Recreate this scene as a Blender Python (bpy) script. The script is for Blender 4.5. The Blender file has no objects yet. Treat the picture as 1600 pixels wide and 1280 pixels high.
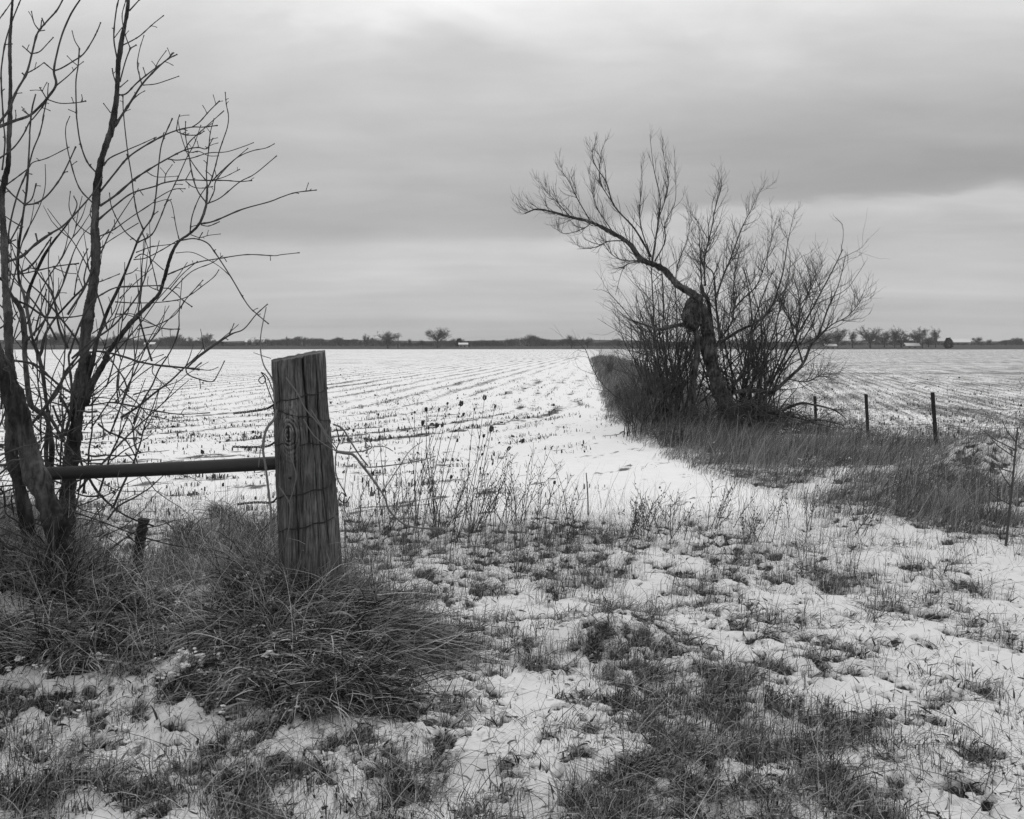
import bpy, math, random
import numpy as np
from mathutils import Vector

# ---------------------------------------------------------------- camera, world, sun, exposure
sc = bpy.context.scene
COL = sc.collection
F = 1537.0            # focal length in photo pixels (1600 wide)
HY = 542.0            # horizon row in the photo
EYE = 1.5
cam_d = bpy.data.cameras.new("camera")
cam = bpy.data.objects.new("camera", cam_d)
COL.objects.link(cam)
cam.location = (0, 0, EYE)
cam.rotation_euler = (math.radians(90), 0, 0)
cam_d.sensor_fit = 'HORIZONTAL'
cam_d.sensor_width = 36
cam_d.lens = 36 * F / 1600
cam_d.shift_y = -(640 - HY) / 1600
cam_d.clip_start = 0.05
cam_d.clip_end = 20000
sc.camera = cam
sc.view_settings.view_transform = 'Standard'
sc.view_settings.look = 'None'
sc.view_settings.gamma = 1
sc.view_settings.exposure = 0.0
SUN_EL, SUN_AZ = 52.0, 8.0       # degrees; azimuth from +Y towards +X

world = bpy.data.worlds.new("World")
sc.world = world
world.use_nodes = True
wt = world.node_tree
for n in list(wt.nodes):
    wt.nodes.remove(n)


class NT:
    """little node helper"""
    def __init__(s, tree): s.t = tree
    def n(s, typ, **kw):
        nd = s.t.nodes.new(typ)
        for k, v in kw.items(): setattr(nd, k, v)
        return nd
    def put(s, sock, v):
        if hasattr(v, 'is_linked') or hasattr(v, 'node'): s.t.links.new(v, sock)
        else: sock.default_value = v
    def m(s, op, a, b=0.0, c=0.0, clamp=False):
        nd = s.n('ShaderNodeMath', operation=op); nd.use_clamp = clamp
        s.put(nd.inputs[0], a); s.put(nd.inputs[1], b); s.put(nd.inputs[2], c)
        return nd.outputs[0]
    def smooth(s, v, a, b, o0=0.0, o1=1.0):
        nd = s.n('ShaderNodeMapRange', interpolation_type='SMOOTHSTEP')
        s.put(nd.inputs[0], v); s.put(nd.inputs[1], a); s.put(nd.inputs[2], b)
        s.put(nd.inputs[3], o0); s.put(nd.inputs[4], o1)
        return nd.outputs[0]
    def noise(s, vec, scale=5.0, detail=3.0, rough=0.55, dist=0.0):
        nd = s.n('ShaderNodeTexNoise')
        if vec is not None: s.t.links.new(vec, nd.inputs['Vector'])
        nd.inputs['Scale'].default_value = scale; nd.inputs['Detail'].default_value = detail
        nd.inputs['Roughness'].default_value = rough; nd.inputs['Distortion'].default_value = dist
        return nd.outputs['Fac']
    def comb(s, x, y, z):
        nd = s.n('ShaderNodeCombineXYZ')
        s.put(nd.inputs[0], x); s.put(nd.inputs[1], y); s.put(nd.inputs[2], z)
        return nd.outputs[0]
    def sep(s, v):
        nd = s.n('ShaderNodeSeparateXYZ'); s.t.links.new(v, nd.inputs[0]); return nd.outputs
    def ramp(s, v, stops):
        nd = s.n('ShaderNodeValToRGB'); e = nd.color_ramp.elements
        while len(e) < len(stops): e.new(0.5)
        for k, (p, c) in enumerate(stops):
            e[k].position = p; e[k].color = (c, c, c, 1)
        s.t.links.new(v, nd.inputs[0])
        return nd.outputs[0]
    def mixf(s, f, a, b):
        nd = s.n('ShaderNodeMix', data_type='FLOAT')
        s.put(nd.inputs[0], f); s.put(nd.inputs[2], a); s.put(nd.inputs[3], b)
        return nd.outputs[0]


W = NT(wt)
sky = W.n('ShaderNodeTexSky', sky_type='NISHITA')
sky.sun_disc = False
sky.sun_elevation = math.radians(SUN_EL)
sky.sun_rotation = math.radians(SUN_AZ)
sky.air_density = 1.0; sky.dust_density = 4.0
bw = W.n('ShaderNodeRGBToBW'); wt.links.new(sky.outputs[0], bw.inputs[0])
tc = W.n('ShaderNodeTexCoord')
dx, dy, dz = W.sep(tc.outputs['Generated'])
zz = W.m('ADD', W.m('MAXIMUM', dz, 0.0), 0.10)
cu, cv = W.m('DIVIDE', dx, zz), W.m('DIVIDE', dy, zz)
n_big = W.noise(W.comb(W.m('MULTIPLY', cu, 0.55), cv, 3.7), 0.85, 4, 0.5, 0.4)
n_str = W.noise(W.comb(W.m('MULTIPLY', cu, 0.16), cv, 9.1), 1.25, 5, 0.55, 0.25)
# overcast luminance by elevation (x10, background strength 0.1)
n_w = W.noise(W.comb(W.m('MULTIPLY', dx, 3.2), 0.0, W.m('MULTIPLY', dz, 9.0)), 1.0, 5, 0.55, 0.6)
dzw = W.m('ADD', dz, W.m('MULTIPLY', W.m('SUBTRACT', n_w, 0.5), W.m('ADD', 0.02, W.m('MULTIPLY', dz, 0.36))))
n_f = W.noise(W.comb(W.m('MULTIPLY', cu, 0.9), W.m('MULTIPLY', cv, 1.3), 5.5), 1.6, 6, 0.6, 0.5)
lum = W.ramp(dzw, [(0.0, 0.54), (0.03, 0.56), (0.065, 0.56), (0.10, 0.50), (0.145, 0.46), (0.20, 0.50), (0.27, 0.60), (0.34, 0.80), (0.6, 0.78), (1.0, 0.78)])
lum = W.m('MULTIPLY', lum, W.m('ADD', 1.0, W.m('MULTIPLY', W.m('SUBTRACT', n_big, 0.5), 0.45)))
lum = W.m('MULTIPLY', lum, W.m('ADD', 1.0, W.m('MULTIPLY', W.m('SUBTRACT', n_str, 0.5), 0.28)))
lum = W.m('MULTIPLY', lum, W.m('ADD', 1.0, W.m('MULTIPLY', W.m('SUBTRACT', n_f, 0.5), W.smooth(dz, 0.02, 0.16, 0.06, 0.28))))
def blob(cx, cz, rx, rz, amp):
    a = W.m('DIVIDE', W.m('SUBTRACT', dx, cx), rx); b = W.m('DIVIDE', W.m('SUBTRACT', dzw, cz), rz)
    q = W.m('ADD', W.m('MULTIPLY', a, a), W.m('MULTIPLY', b, b))
    front = W.m('GREATER_THAN', dy, 0.0)
    g = W.m('MULTIPLY', W.m('EXPONENT', W.m('MULTIPLY', q, -1.0)), front)
    return W.m('ADD', 1.0, W.m('MULTIPLY', g, amp))
dzb = W.m('ADD', dz, W.m('ADD', W.m('MULTIPLY', W.m('SUBTRACT', n_w, 0.5), 0.05), W.m('MULTIPLY', W.m('SUBTRACT', n_f, 0.5), 0.03)))
bankz = W.smooth(dx, -0.05, 0.22, 0.104, 0.138)
rel = W.m('SUBTRACT', dzb, bankz)
above = W.m('MULTIPLY', W.smooth(rel, -0.006, 0.012), W.smooth(rel, 0.13, 0.01))
below = W.m('MULTIPLY', W.smooth(rel, 0.006, -0.004), W.smooth(rel, -0.045, -0.004))
lum = W.m('MULTIPLY', lum, W.m('SUBTRACT', 1.0, W.m('MULTIPLY', above, W.smooth(dx, -0.05, 0.25, 0.07, 0.19))))
lum = W.m('MULTIPLY', lum, W.m('ADD', 1.0, W.m('MULTIPLY', below, W.smooth(dx, -0.05, 0.25, 0.06, 0.24))))
n_l = W.noise(W.comb(W.m('MULTIPLY', dx, 5.0), 2.0, W.m('MULTIPLY', dzw, 14.0)), 1.0, 4, 0.5, 0.3)
lum = W.m('MULTIPLY', lum, W.m('ADD', 1.0, W.m('MULTIPLY', W.m('SUBTRACT', n_l, 0.5), 0.30)))
BLOBS = [(-0.06, 0.35, 0.20, 0.06, 0.30), (0.34, 0.22, 0.24, 0.06, -0.14),
         (-0.12, 0.20, 0.20, 0.05, 0.08), (-0.42, 0.16, 0.16, 0.06, -0.10), (-0.2, 0.085, 0.3, 0.018, 0.06)]
for b in BLOBS: lum = W.m('MULTIPLY', lum, blob(*b))
lum = W.m('MULTIPLY', lum, 10.0)
mixv = W.mixf(0.90, bw.outputs[0], lum)
# ground half of the world: dim
mixv = W.m('MULTIPLY', mixv, W.smooth(dz, -0.02, 0.0, 0.35, 1.0))
bg = W.n('ShaderNodeBackground'); bg.inputs['Strength'].default_value = 0.10
wt.links.new(mixv, bg.inputs['Color'])
wo = W.n('ShaderNodeOutputWorld'); wt.links.new(bg.outputs[0], wo.inputs['Surface'])

sun_d = bpy.data.lights.new("sun", 'SUN')
sun_d.energy = 1.0; sun_d.angle = math.radians(25); sun_d.color = (1, 1, 1)
sun = bpy.data.objects.new("sun", sun_d); COL.objects.link(sun)
e, a = math.radians(SUN_EL), math.radians(SUN_AZ)
sdir = Vector((math.sin(a) * math.cos(e), math.cos(a) * math.cos(e), math.sin(e)))
sun.rotation_euler = sdir.to_track_quat('Z', 'Y').to_euler()

# ---------------------------------------------------------------- noise and mesh helpers
rs = np.random.RandomState(11)
random.seed(5)

def _hash(ix, iy, seed):
    h = (ix.astype(np.int64) * 374761393 + iy.astype(np.int64) * 668265263 + seed * 1274126177) & 0xFFFFFFFF
    h = ((h ^ (h >> 13)) * 1274126177) & 0xFFFFFFFF
    return h ^ (h >> 16)

def perlin(x, y, seed=0):
    x = np.asarray(x, float); y = np.asarray(y, float)
    x0 = np.floor(x); y0 = np.floor(y); fx = x - x0; fy = y - y0
    u = fx * fx * fx * (fx * (fx * 6 - 15) + 10); v = fy * fy * fy * (fy * (fy * 6 - 15) + 10)
    def g(i, j):
        an = _hash(x0 + i, y0 + j, seed) / 4294967296.0 * 2 * np.pi
        return np.cos(an) * (fx - i) + np.sin(an) * (fy - j)
    a = g(0, 0); b = g(1, 0); c = g(0, 1); d = g(1, 1)
    return ((a + (b - a) * u) + ((c + (d - c) * u) - (a + (b - a) * u)) * v) * 1.5

def fbm(x, y, scale, octv=4, seed=0, gain=0.5):
    s = 0; amp = 1; t = 0; f = 1.0 / scale
    for o in range(octv):
        s = s + amp * perlin(x * f + 17.3 * o, y * f - 9.1 * o, seed + o); t += amp
        amp *= gain; f *= 2.03
    return s / t

def sst(a, b, v):
    t = np.clip((v - a) / (b - a), 0, 1)
    return t * t * (3 - 2 * t)

def mesh_arrays(name, V, Q, attrs=None, smooth=True):
    me = bpy.data.meshes.new(name)
    V = np.ascontiguousarray(V, dtype=np.float32); Q = np.ascontiguousarray(Q, dtype=np.int32)
    k = Q.shape[1]
    me.vertices.add(len(V)); me.vertices.foreach_set('co', V.ravel())
    me.loops.add(Q.size); me.loops.foreach_set('vertex_index', Q.ravel())
    me.polygons.add(len(Q)); me.polygons.foreach_set('loop_start', np.arange(0, Q.size, k, dtype=np.int32))
    try: me.polygons.foreach_set('loop_total', np.full(len(Q), k, dtype=np.int32))
    except Exception: pass
    me.polygons.foreach_set('use_smooth', np.full(len(Q), smooth, dtype=bool))
    for an, (typ, arr) in (attrs or {}).items():
        at = me.attributes.new(an, typ, 'POINT')
        at.data.foreach_set('vector' if typ == 'FLOAT_VECTOR' else 'value', np.ascontiguousarray(arr, dtype=np.float32).ravel())
    me.update(calc_edges=True)
    return me

def link(name, me, mat, parent=None):
    o = bpy.data.objects.new(name, me); COL.objects.link(o)
    if mat is not None and not me.materials: me.materials.append(mat)
    if parent is not None: o.parent = parent
    return o

def tag(o, label=None, cat=None, group=None, kind=None):
    if label: o['label'] = label
    if cat: o['category'] = cat
    if group: o['group'] = group
    if kind: o['kind'] = kind
    return o

def empty(name, loc, label, cat, group=None):
    o = bpy.data.objects.new(name, None); COL.objects.link(o); o.location = loc
    o.empty_display_size = 0.1
    return tag(o, label, cat, group)

class MB:
    """collects tubes and shells; builds one mesh object"""
    def __init__(s): s.V = []; s.Q = []; s.T = []; s.k = 0; s.nt = 0
    def add(s, V, Q, tone=0.5):
        s.V.append(np.asarray(V, float)); s.Q.append(np.asarray(Q, int) + s.k)
        s.T.append(np.full(len(V), tone)); s.k += len(V)
    def tube(s, P, R, sides=5, tone=0.5, cap=True, rough=0.0, rseed=0):
        P = np.asarray(P, float); n = len(P)
        R = np.broadcast_to(np.asarray(R, float), (n,)).copy()
        T = np.gradient(P, axis=0); T /= np.linalg.norm(T, axis=1)[:, None] + 1e-9
        ref = np.array([0.31, 0.94, 0.12]) if abs(T[0][1]) < 0.9 else np.array([1.0, 0.1, 0.0])
        N = np.empty_like(P); v = ref - T[0] * ref.dot(T[0]); N[0] = v / np.linalg.norm(v)
        for i in range(1, n):
            v = N[i - 1] - T[i] * N[i - 1].dot(T[i]); N[i] = v / (np.linalg.norm(v) + 1e-9)
        B = np.cross(T, N)
        an = np.arange(sides) * 2 * np.pi / sides
        RR = R[:, None] * np.ones(sides)[None, :]
        if rough:
            ln = np.concatenate([[0], np.cumsum(np.linalg.norm(np.diff(P, axis=0), axis=1))])[:, None] / R.mean() + 0 * an[None, :]
            ca, sa = np.cos(an)[None, :] + 0 * ln, np.sin(an)[None, :] + 0 * ln
            n1 = fbm(ca * 1.2 + 7 * rseed, ln * .45 + sa * .3, 1.0, 3, 501) + fbm(sa * 1.2 - 3 * rseed, ln * .45, 1.0, 3, 502)
            n2 = np.abs(fbm(ca * 5 + 3, ln * .55 + sa * 2, 1.0, 3, 503)) + np.abs(fbm(sa * 5 - 2, ln * .55, 1.0, 3, 504))
            RR = RR * (1 + rough * (n1 * .9 - 1.3 * n2 + .35))
        ring = (N[:, None, :] * np.cos(an)[None, :, None] + B[:, None, :] * np.sin(an)[None, :, None]) * RR[:, :, None] + P[:, None, :]
        V = ring.reshape(-1, 3)
        i = np.arange(n - 1)[:, None] * sides; j = np.arange(sides)[None, :]; j2 = (j + 1) % sides
        Q = np.stack([i + j, i + j2, i + sides + j2, i + sides + j], -1).reshape(-1, 4)
        if cap:
            V = np.vstack([V, P[0], P[-1]]); c0, c1 = n * sides, n * sides + 1
            j = np.arange(sides); j2 = (j + 1) % sides
            q0 = np.stack([j2, j, np.full(sides, c0), np.full(sides, c0)], -1)
            L = (n - 1) * sides
            q1 = np.stack([L + j, L + j2, np.full(sides, c1), np.full(sides, c1)], -1)
            s.caps = getattr(s, 'caps', []); s.caps.append((q0[:, :3] + s.k)); s.caps.append((q1[:, :3] + s.k))
        s.add(V, Q, tone)
    def build(s, name, mat, parent=None, smooth=True):
        V = np.vstack(s.V); Q = np.vstack(s.Q); T = np.concatenate(s.T)
        caps = getattr(s, 'caps', None)
        if parent is not None: V = V - np.array(parent_loc(parent))
        me = bpy.data.meshes.new(name)
        nq = len(Q)
        tri = np.vstack(caps) if caps else np.zeros((0, 3), int)
        loops = np.concatenate([Q.ravel(), tri.ravel()]).astype(np.int32)
        starts = np.concatenate([np.arange(nq) * 4, nq * 4 + np.arange(len(tri)) * 3]).astype(np.int32)
        me.vertices.add(len(V)); me.vertices.foreach_set('co', V.astype(np.float32).ravel())
        me.loops.add(len(loops)); me.loops.foreach_set('vertex_index', loops)
        me.polygons.add(len(starts)); me.polygons.foreach_set('loop_start', starts)
        try: me.polygons.foreach_set('loop_total', np.concatenate([np.full(nq, 4), np.full(len(tri), 3)]).astype(np.int32))
        except Exception: pass
        me.polygons.foreach_set('use_smooth', np.full(len(starts), smooth, dtype=bool))
        at = me.attributes.new('tone', 'FLOAT', 'POINT'); at.data.foreach_set('value', T.astype(np.float32))
        me.update(calc_edges=True); me.validate()
        return link(name, me, mat, parent)

def parent_loc(p):
    v = Vector((0, 0, 0))
    while p is not None: v = v + p.location; p = p.parent
    return v

def spline(P, per=5):
    """Catmull-Rom through the points"""
    P = np.asarray(P, float)
    if len(P) < 3: 
        t = np.linspace(0, 1, per + 1)[:, None]
        return P[0] * (1 - t) + P[-1] * t
    E = np.vstack([2 * P[0] - P[1], P, 2 * P[-1] - P[-2]]); out = []
    for i in range(1, len(E) - 2):
        p0, p1, p2, p3 = E[i - 1:i + 3]
        for t in np.arange(per) / per:
            out.append(0.5 * (2 * p1 + (p2 - p0) * t + (2 * p0 - 5 * p1 + 4 * p2 - p3) * t * t + (3 * p1 - p0 - 3 * p2 + p3) * t ** 3))
    out.append(P[-1])
    return np.array(out)

def at(px, py, Y):
    return np.array([(px - 800) / F * Y, Y, EYE - (py - HY) / F * Y])

# ---------------------------------------------------------------- terrain
def hbase(x, y):
    x = np.asarray(x, float); y = np.asarray(y, float)
    yc = 4.95 + 0.08 * np.sin(x * 1.3)
    prof = np.where(y < yc, np.exp(-((y - yc) / 0.62) ** 2), np.exp(-((y - yc) / 0.55) ** 2))
    h = 0.32 * prof * sst(-0.25, -1.15, x) * (1 - 0.25 * np.exp(-((x + 1.75) / 0.35) ** 2))
    h = h + 0.14 * np.exp(-((x + 0.95) / 0.42) ** 2 - ((y - 4.15) / 0.36) ** 2)
    h = h + 0.10 * np.exp(-((x + 2.1) / 0.5) ** 2 - ((y - 4.25) / 0.3) ** 2)
    h = h + 0.40 * np.exp(-((x - 5.45) / 0.62) ** 2 - ((y - 11.2) / 0.9) ** 2)
    h = h + 0.16 * np.exp(-((x - 4.6) / 1.2) ** 2 - ((y - 10.6) / 1.3) ** 2)
    h = h + 0.10 * np.exp(-((x - 0.55) / 0.3) ** 2 - ((y - 4.9) / 0.35) ** 2)
    r = np.hypot(x, y)
    far = np.clip((r - 590) / 260, 0, 1.6)
    th = np.arctan2(x, y)
    h = h + far * (4.7 + 0.6 * np.sin(th * 9 + 2.0) + 0.6 * np.sin(th * 23))
    return h

def hdet(x, y):
    r = np.hypot(x, y)
    near = 1 / (1 + (r / 14.0) ** 2)
    h = 0.075 * fbm(x, y, 1.1, 3, 3) * near + 0.036 * fbm(x, y, 0.33, 3, 7) * near
    m = sst(0.04, 0.15, hbase(x, y)) * (y < 7)
    h = h + m * (0.07 * fbm(x, y, 0.30, 2, 9) + 0.02 * fbm(x, y, .1, 2, 10))
    h = h + 0.10 * np.exp(-((x - 5.3) / 1.0) ** 2 - ((y - 11.) / 1.2) ** 2) * fbm(x, y, .6, 2, 12, .5)
    return h + 0.35 * fbm(x, y, 45.0, 2, 31) * sst(40, 150, r) * 0.4

def hgt(x, y): return hbase(x, y) + hdet(x, y)

def ground_pt(px, py):
    """ray through a photo pixel to the smooth terrain"""
    lo = 2.0
    D = np.concatenate([np.linspace(2.2, 30, 1400), np.geomspace(30, 900, 500)])
    X = (px - 800) / F * D; Z = EYE - (py - HY) / F * D
    hit = np.nonzero(Z <= hbase(X, D))[0]
    d = D[hit[0]] if len(hit) else 900.0
    return (px - 800) / F * d, d

def edge_x(y):   # left edge of the hedgerow strip
    y = np.asarray(y, float)
    return 2.15 + 0.075 * np.maximum(y - 20, 0) + np.where(y < 15, 0.09 * (15 - y) ** 1.1 * 0 + 0.02 * (15 - np.minimum(y, 15)) ** 2, 0)
def edge_r(y):   # right edge (fence line) of the strip
    y = np.asarray(y, float)
    return edge_x(y) + 3.4 + np.clip((20 - y) * 0.12, -0.8, 1.5)

def row_field(x, y):
    """rounded-corner rows of the near field: distance across, distance along"""
    cx, cy, R = -15.6, 26.0, 14.0
    xb = (x - cx) - 0.10 * np.maximum(y - cy, 0)
    yb = y - cy
    d = np.where(yb > 0, xb, np.where(xb < 0, -yb, np.hypot(xb, yb)))
    s = np.where(yb > 0, yb, np.where(xb < 0, xb - 22.0, -22.0 + 22.0 * np.arctan2(np.maximum(xb, 0), np.maximum(-yb, 1e-6)) / (np.pi / 2)))
    return R - d, s      # >0 inside the field

# grass patches of the verge: px, py, rx, ry (photo px), density
PATCH = [(350, 860, 120, 60, 1.0), (250, 950, 220, 60, .8), (470, 1060, 150, 70, 1.0), (620, 1000, 110, 55, 1.0), (550, 1100, 90, 40, 1.0),
         (60, 870, 120, 110, 1.0), (70, 985, 150, 45, .9), (130, 1150, 45, 18, .8), (280, 1235, 80, 40, .75), (450, 1230, 90, 50, .9), (370, 1175, 70, 25, .7),
         (100, 1235, 60, 35, .7), (50, 1060, 60, 30, .7), (185, 1100, 40, 14, .6), (700, 860, 190, 42, .8), (860, 870, 130, 45, .8), (910, 838, 90, 22, .9),
         (620, 835, 90, 40, .9), (730, 925, 70, 16, .7), (985, 1000, 80, 70, 1.0), (1110, 1060, 90, 36, 1.0), (1290, 1025, 45, 35, 1.0), (1120, 935, 45, 25, .8),
         (1000, 1110, 110, 45, .8), (1050, 1205, 110, 60, .85), (960, 1245, 90, 50, .95), (1200, 1140, 140, 50, .75), (1310, 1230, 60, 50, .8), (1430, 1190, 110, 25, .6),
         (1170, 875, 85, 35, .85), (1290, 905, 70, 20, .8), (1360, 925, 55, 18, .7), (1430, 950, 70, 22, .8), (1505, 912, 32, 18, 1.), (1565, 1010, 45, 18, .7),
         (1060, 830, 60, 22, .6), (860, 905, 60, 20, .7), (800, 1030, 60, 30, .7), (660, 1160, 60, 30, .6), (560, 1190, 70, 40, .7), (620, 1240, 60, 40, .6),
         (1180, 985, 60, 25, .7), (1230, 1060, 50, 22, .6), (1130, 1250, 60, 35, .6), (880, 1150, 60, 20, .5), (1480, 1080, 60, 15, .45), (1540, 1230, 60, 30, .4)]
PG = []
for (px, py, rx, ry, dn) in PATCH:
    x0, y0 = ground_pt(px, py); _, ya = ground_pt(px, py - ry); _, yb = ground_pt(px, py + ry)
    PG.append((x0, y0, rx / F * y0, max(0.10, abs(ya - yb) / 2), dn))

def mound_snow(x, y):      # open snow patches between the tussocks of the mound
    return sst(-.02, .16, fbm(x, y, 0.34, 3, 191, .55) - 0.10 * sst(-1.6, -.9, x) + 0.05)
def grass_density(x, y):
    d = np.zeros_like(x)
    wx = x + 0.26 * fbm(x, y, 0.45, 4, 61, .6); wy = y + 0.34 * fbm(x, y, 0.45, 4, 67, .6)
    for (x0, y0, a, b, dn) in PG:
        q = ((wx - x0) / a) ** 2 + ((wy - y0) / b) ** 2
        d = np.maximum(d, dn * sst(2.1, 0.15, q))
    d = d * (0.55 + 0.75 * sst(-0.35, 0.25, fbm(x, y, 0.22, 3, 43)))
    bgd = sst(-0.12, 0.32, fbm(x, y, 0.5, 5, 41, .65)) * (0.72 - .34 * sst(.6, 1.8, x) * sst(7, 5, y))
    d = np.maximum(d, bgd * sst(9.6, 8.3, y))
    strip = sst(-0.25, 0.35, x - edge_x(y) + 0.35 * fbm(x, y, 0.9, 3, 51)) * sst(0.3, -0.3, x - edge_r(y)) * sst(8.2, 9.6, y + 1.1 * sst(1.5, 4.5, x) + 1.4 * fbm(x, y, 1.0, 3, 52))
    strip = strip * (1 - .62 * np.exp(-((x - 5.6) / .7) ** 2 - ((y - 10.9) / 1.1) ** 2)) * sst(-0.16, 0.12, .13 * sst(15, 11.5, y) + fbm(x, y, 1.3, 3, 53) - 0.35 * sst(15.5, 18, y) * sst(1.2, 0.2, np.abs(x - edge_x(y) - 1.3)))
    return np.maximum(d, strip)

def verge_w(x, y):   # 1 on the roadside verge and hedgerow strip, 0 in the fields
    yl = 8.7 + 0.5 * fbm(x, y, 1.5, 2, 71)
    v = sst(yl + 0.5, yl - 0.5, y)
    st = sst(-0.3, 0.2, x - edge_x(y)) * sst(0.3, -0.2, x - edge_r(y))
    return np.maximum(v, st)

def build_ground():
    th = np.concatenate([np.linspace(-np.pi, -0.66, 46)[:-1], np.arange(-0.66, 0.66, 0.0021), np.linspace(0.66, np.pi, 46)])
    r = np.concatenate([np.geomspace(0.35, 2.3, 16)[:-1], np.geomspace(2.3, 24, 820)[:-1], np.geomspace(24, 600, 300)[:-1], np.geomspace(600, 1350, 60)])
    nt, nr = len(th), len(r)
    Rr, Th = np.meshgrid(r, th, indexing='ij')
    X = (Rr * np.sin(Th)).ravel(); Y = (Rr * np.cos(Th)).ravel(); rr = Rr.ravel()
    Z = hgt(X, Y)
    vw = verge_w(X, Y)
    near = rr < 60
    bare = np.zeros_like(X); gd = np.zeros_like(X)
    gd[near] = grass_density(X[near], Y[near])
    nz = np.zeros_like(X); nz[near] = fbm(X[near], Y[near], 0.16, 4, 91, 0.6)
    nz2 = np.zeros_like(X); nz2[near] = fbm(X[near] + .05 * nz[near], Y[near], 0.075, 3, 95, 0.55)
    bare = np.clip(0.62 * np.minimum(gd, .8) + nz * 1.0 + nz2 * 0.75 - 0.01, 0, 1) * vw
    mk = np.zeros_like(X); mk[near] = sst(0.05, 0.14, hbase(X[near], Y[near])) * (Y[near] < 7)
    bare = np.where(mk > 0, bare * (1 - mk) + mk * np.clip(.75 - .75 * mound_snow(X, Y) + .5 * nz, 0, 1), bare)
    snow = 1 - sst(0.34, 0.52, bare)
    Z = Z + snow * 0.020 * vw * (rr < 30) - (1 - snow) * 0.014 * vw
    d, s = row_field(X, Y)
    xr = X - 0.26 * Y; xr = xr / 1.03; sr = 0.26 * X + Y
    right = (X > edge_r(Y) - 0.1) & (Y > 6)
    dd = np.where(right, xr * 2.4, d); ss = np.where(right, sr * 2.4, s)
    wig = 0.35 * fbm(X, Y, 6.0, 2, 15)
    dd = dd + wig
    # soil showing through the snow
    soil = np.where(d > 0, 0.52 + 0.12 * fbm(X, Y, 14, 3, 19), 0.27 + 0.14 * np.clip(fbm(X, Y, 3.0, 3, 23), -0.3, 1))
    soil = np.maximum(soil, (0.40 + .08 * np.cos(2 * np.pi * (Y + .12 * X) / .72)) * sst(.5, -.9, X + .4 * fbm(X, Y, 1, 2, 16)) * sst(17, 12.5, Y) * (X < 1))
    soil = np.where(right, 0.80 + 0.12 * fbm(X, Y, 9, 3, 29) + 0.12 * np.exp(-((Y - 54 - 0.05 * X) / 2.2) ** 2) + 0.3 * sst(0.2, 0.5, fbm(X, Y * 0.5, 3.0, 2, 33)) * np.exp(-((Y - 24) / 3.0) ** 2), soil)
    soil = soil * (1 - vw)
    hillsnow = fbm(Th.ravel() * 30, rr / 60, 1.0, 3, 77)
    hsn = sst(0.25, 0.6, hillsnow) * 0.45 + 0.3 * sst(596, 588, rr)
    soil = np.where(rr > 590, 1.15 - 0.75 * hsn, soil)
    hill = rr > 590
    bare = np.where(hill, 1 - hsn, bare); vwa = np.where(hill, 1.0, vw); soil = np.where(hill, 0, soil)
    # turning tracks on the headland
    arcs = np.zeros_like(X)
    for (dc, wdt, ph) in ((-0.35, .12, 6), (-0.7, .12, 1), (-1.25, .14, 2), (-1.8, .12, 7), (-2.3, .14, 3), (-2.8, .15, 4), (-3.5, .12, 5), (-4.3, .10, 8), (-4.9, .11, 9), (-5.9, .09, 10), (-6.5, .11, 11), (-7.6, .10, 12)):
        arcs = np.maximum(arcs, np.exp(-((d - dc - 0.5 * fbm(X, Y, 5, 2, 300 + ph)) / wdt) ** 2) * sst(-.25, .08, fbm(X, Y, 2.2, 3, 320 + ph)))
    soil = soil + 0.42 * arcs * (~right) * (d > -3.9) * (1 - vw) * (d < -0.3) * sst(9, 12, Y) * sst(75, 40, Y)
    rowc = np.stack([dd, ss, np.where(right, 0.03, 0.115)], -1)
    V = np.stack([X, Y, Z], -1)
    i = np.arange(nr - 1)[:, None] * nt; j = np.arange(nt - 1)[None, :]
    Q = np.stack([i + j, i + j + 1, i + nt + j + 1, i + nt + j], -1).reshape(-1, 4)[:, ::-1]
    fx = X[Q].mean(1); fy = Y[Q].mean(1); fr = np.hypot(fx, fy)
    reg = np.zeros(len(Q), int)
    isv = verge_w(fx, fy) > 0.5
    isr = fx > (edge_x(fy) + edge_r(fy)) / 2
    reg[~isv & ~isr] = 1; reg[~isv & isr] = 2; reg[(fr > 590)] = 3; reg[(fy < 2) & (fr <= 590)] = 0
    for k, (nm, lb) in enumerate([('ground', 'snow dusted rough grass verge beside the fields'), ('field', 'snow covered stubble field with curving rows'),
                                  ('field', 'thinly snow dusted crop field behind the fence'), ('hills', 'low dark rise along the horizon')]):
        q = Q[reg == k]
        used = np.zeros(len(V), bool); used[q.ravel()] = True
        remap = np.cumsum(used) - 1
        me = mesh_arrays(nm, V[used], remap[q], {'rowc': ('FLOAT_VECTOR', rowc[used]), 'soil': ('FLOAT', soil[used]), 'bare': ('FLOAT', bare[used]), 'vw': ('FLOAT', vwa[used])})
        o = link(nm, me, M_ground); tag(o, lb, kind='structure')

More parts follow.
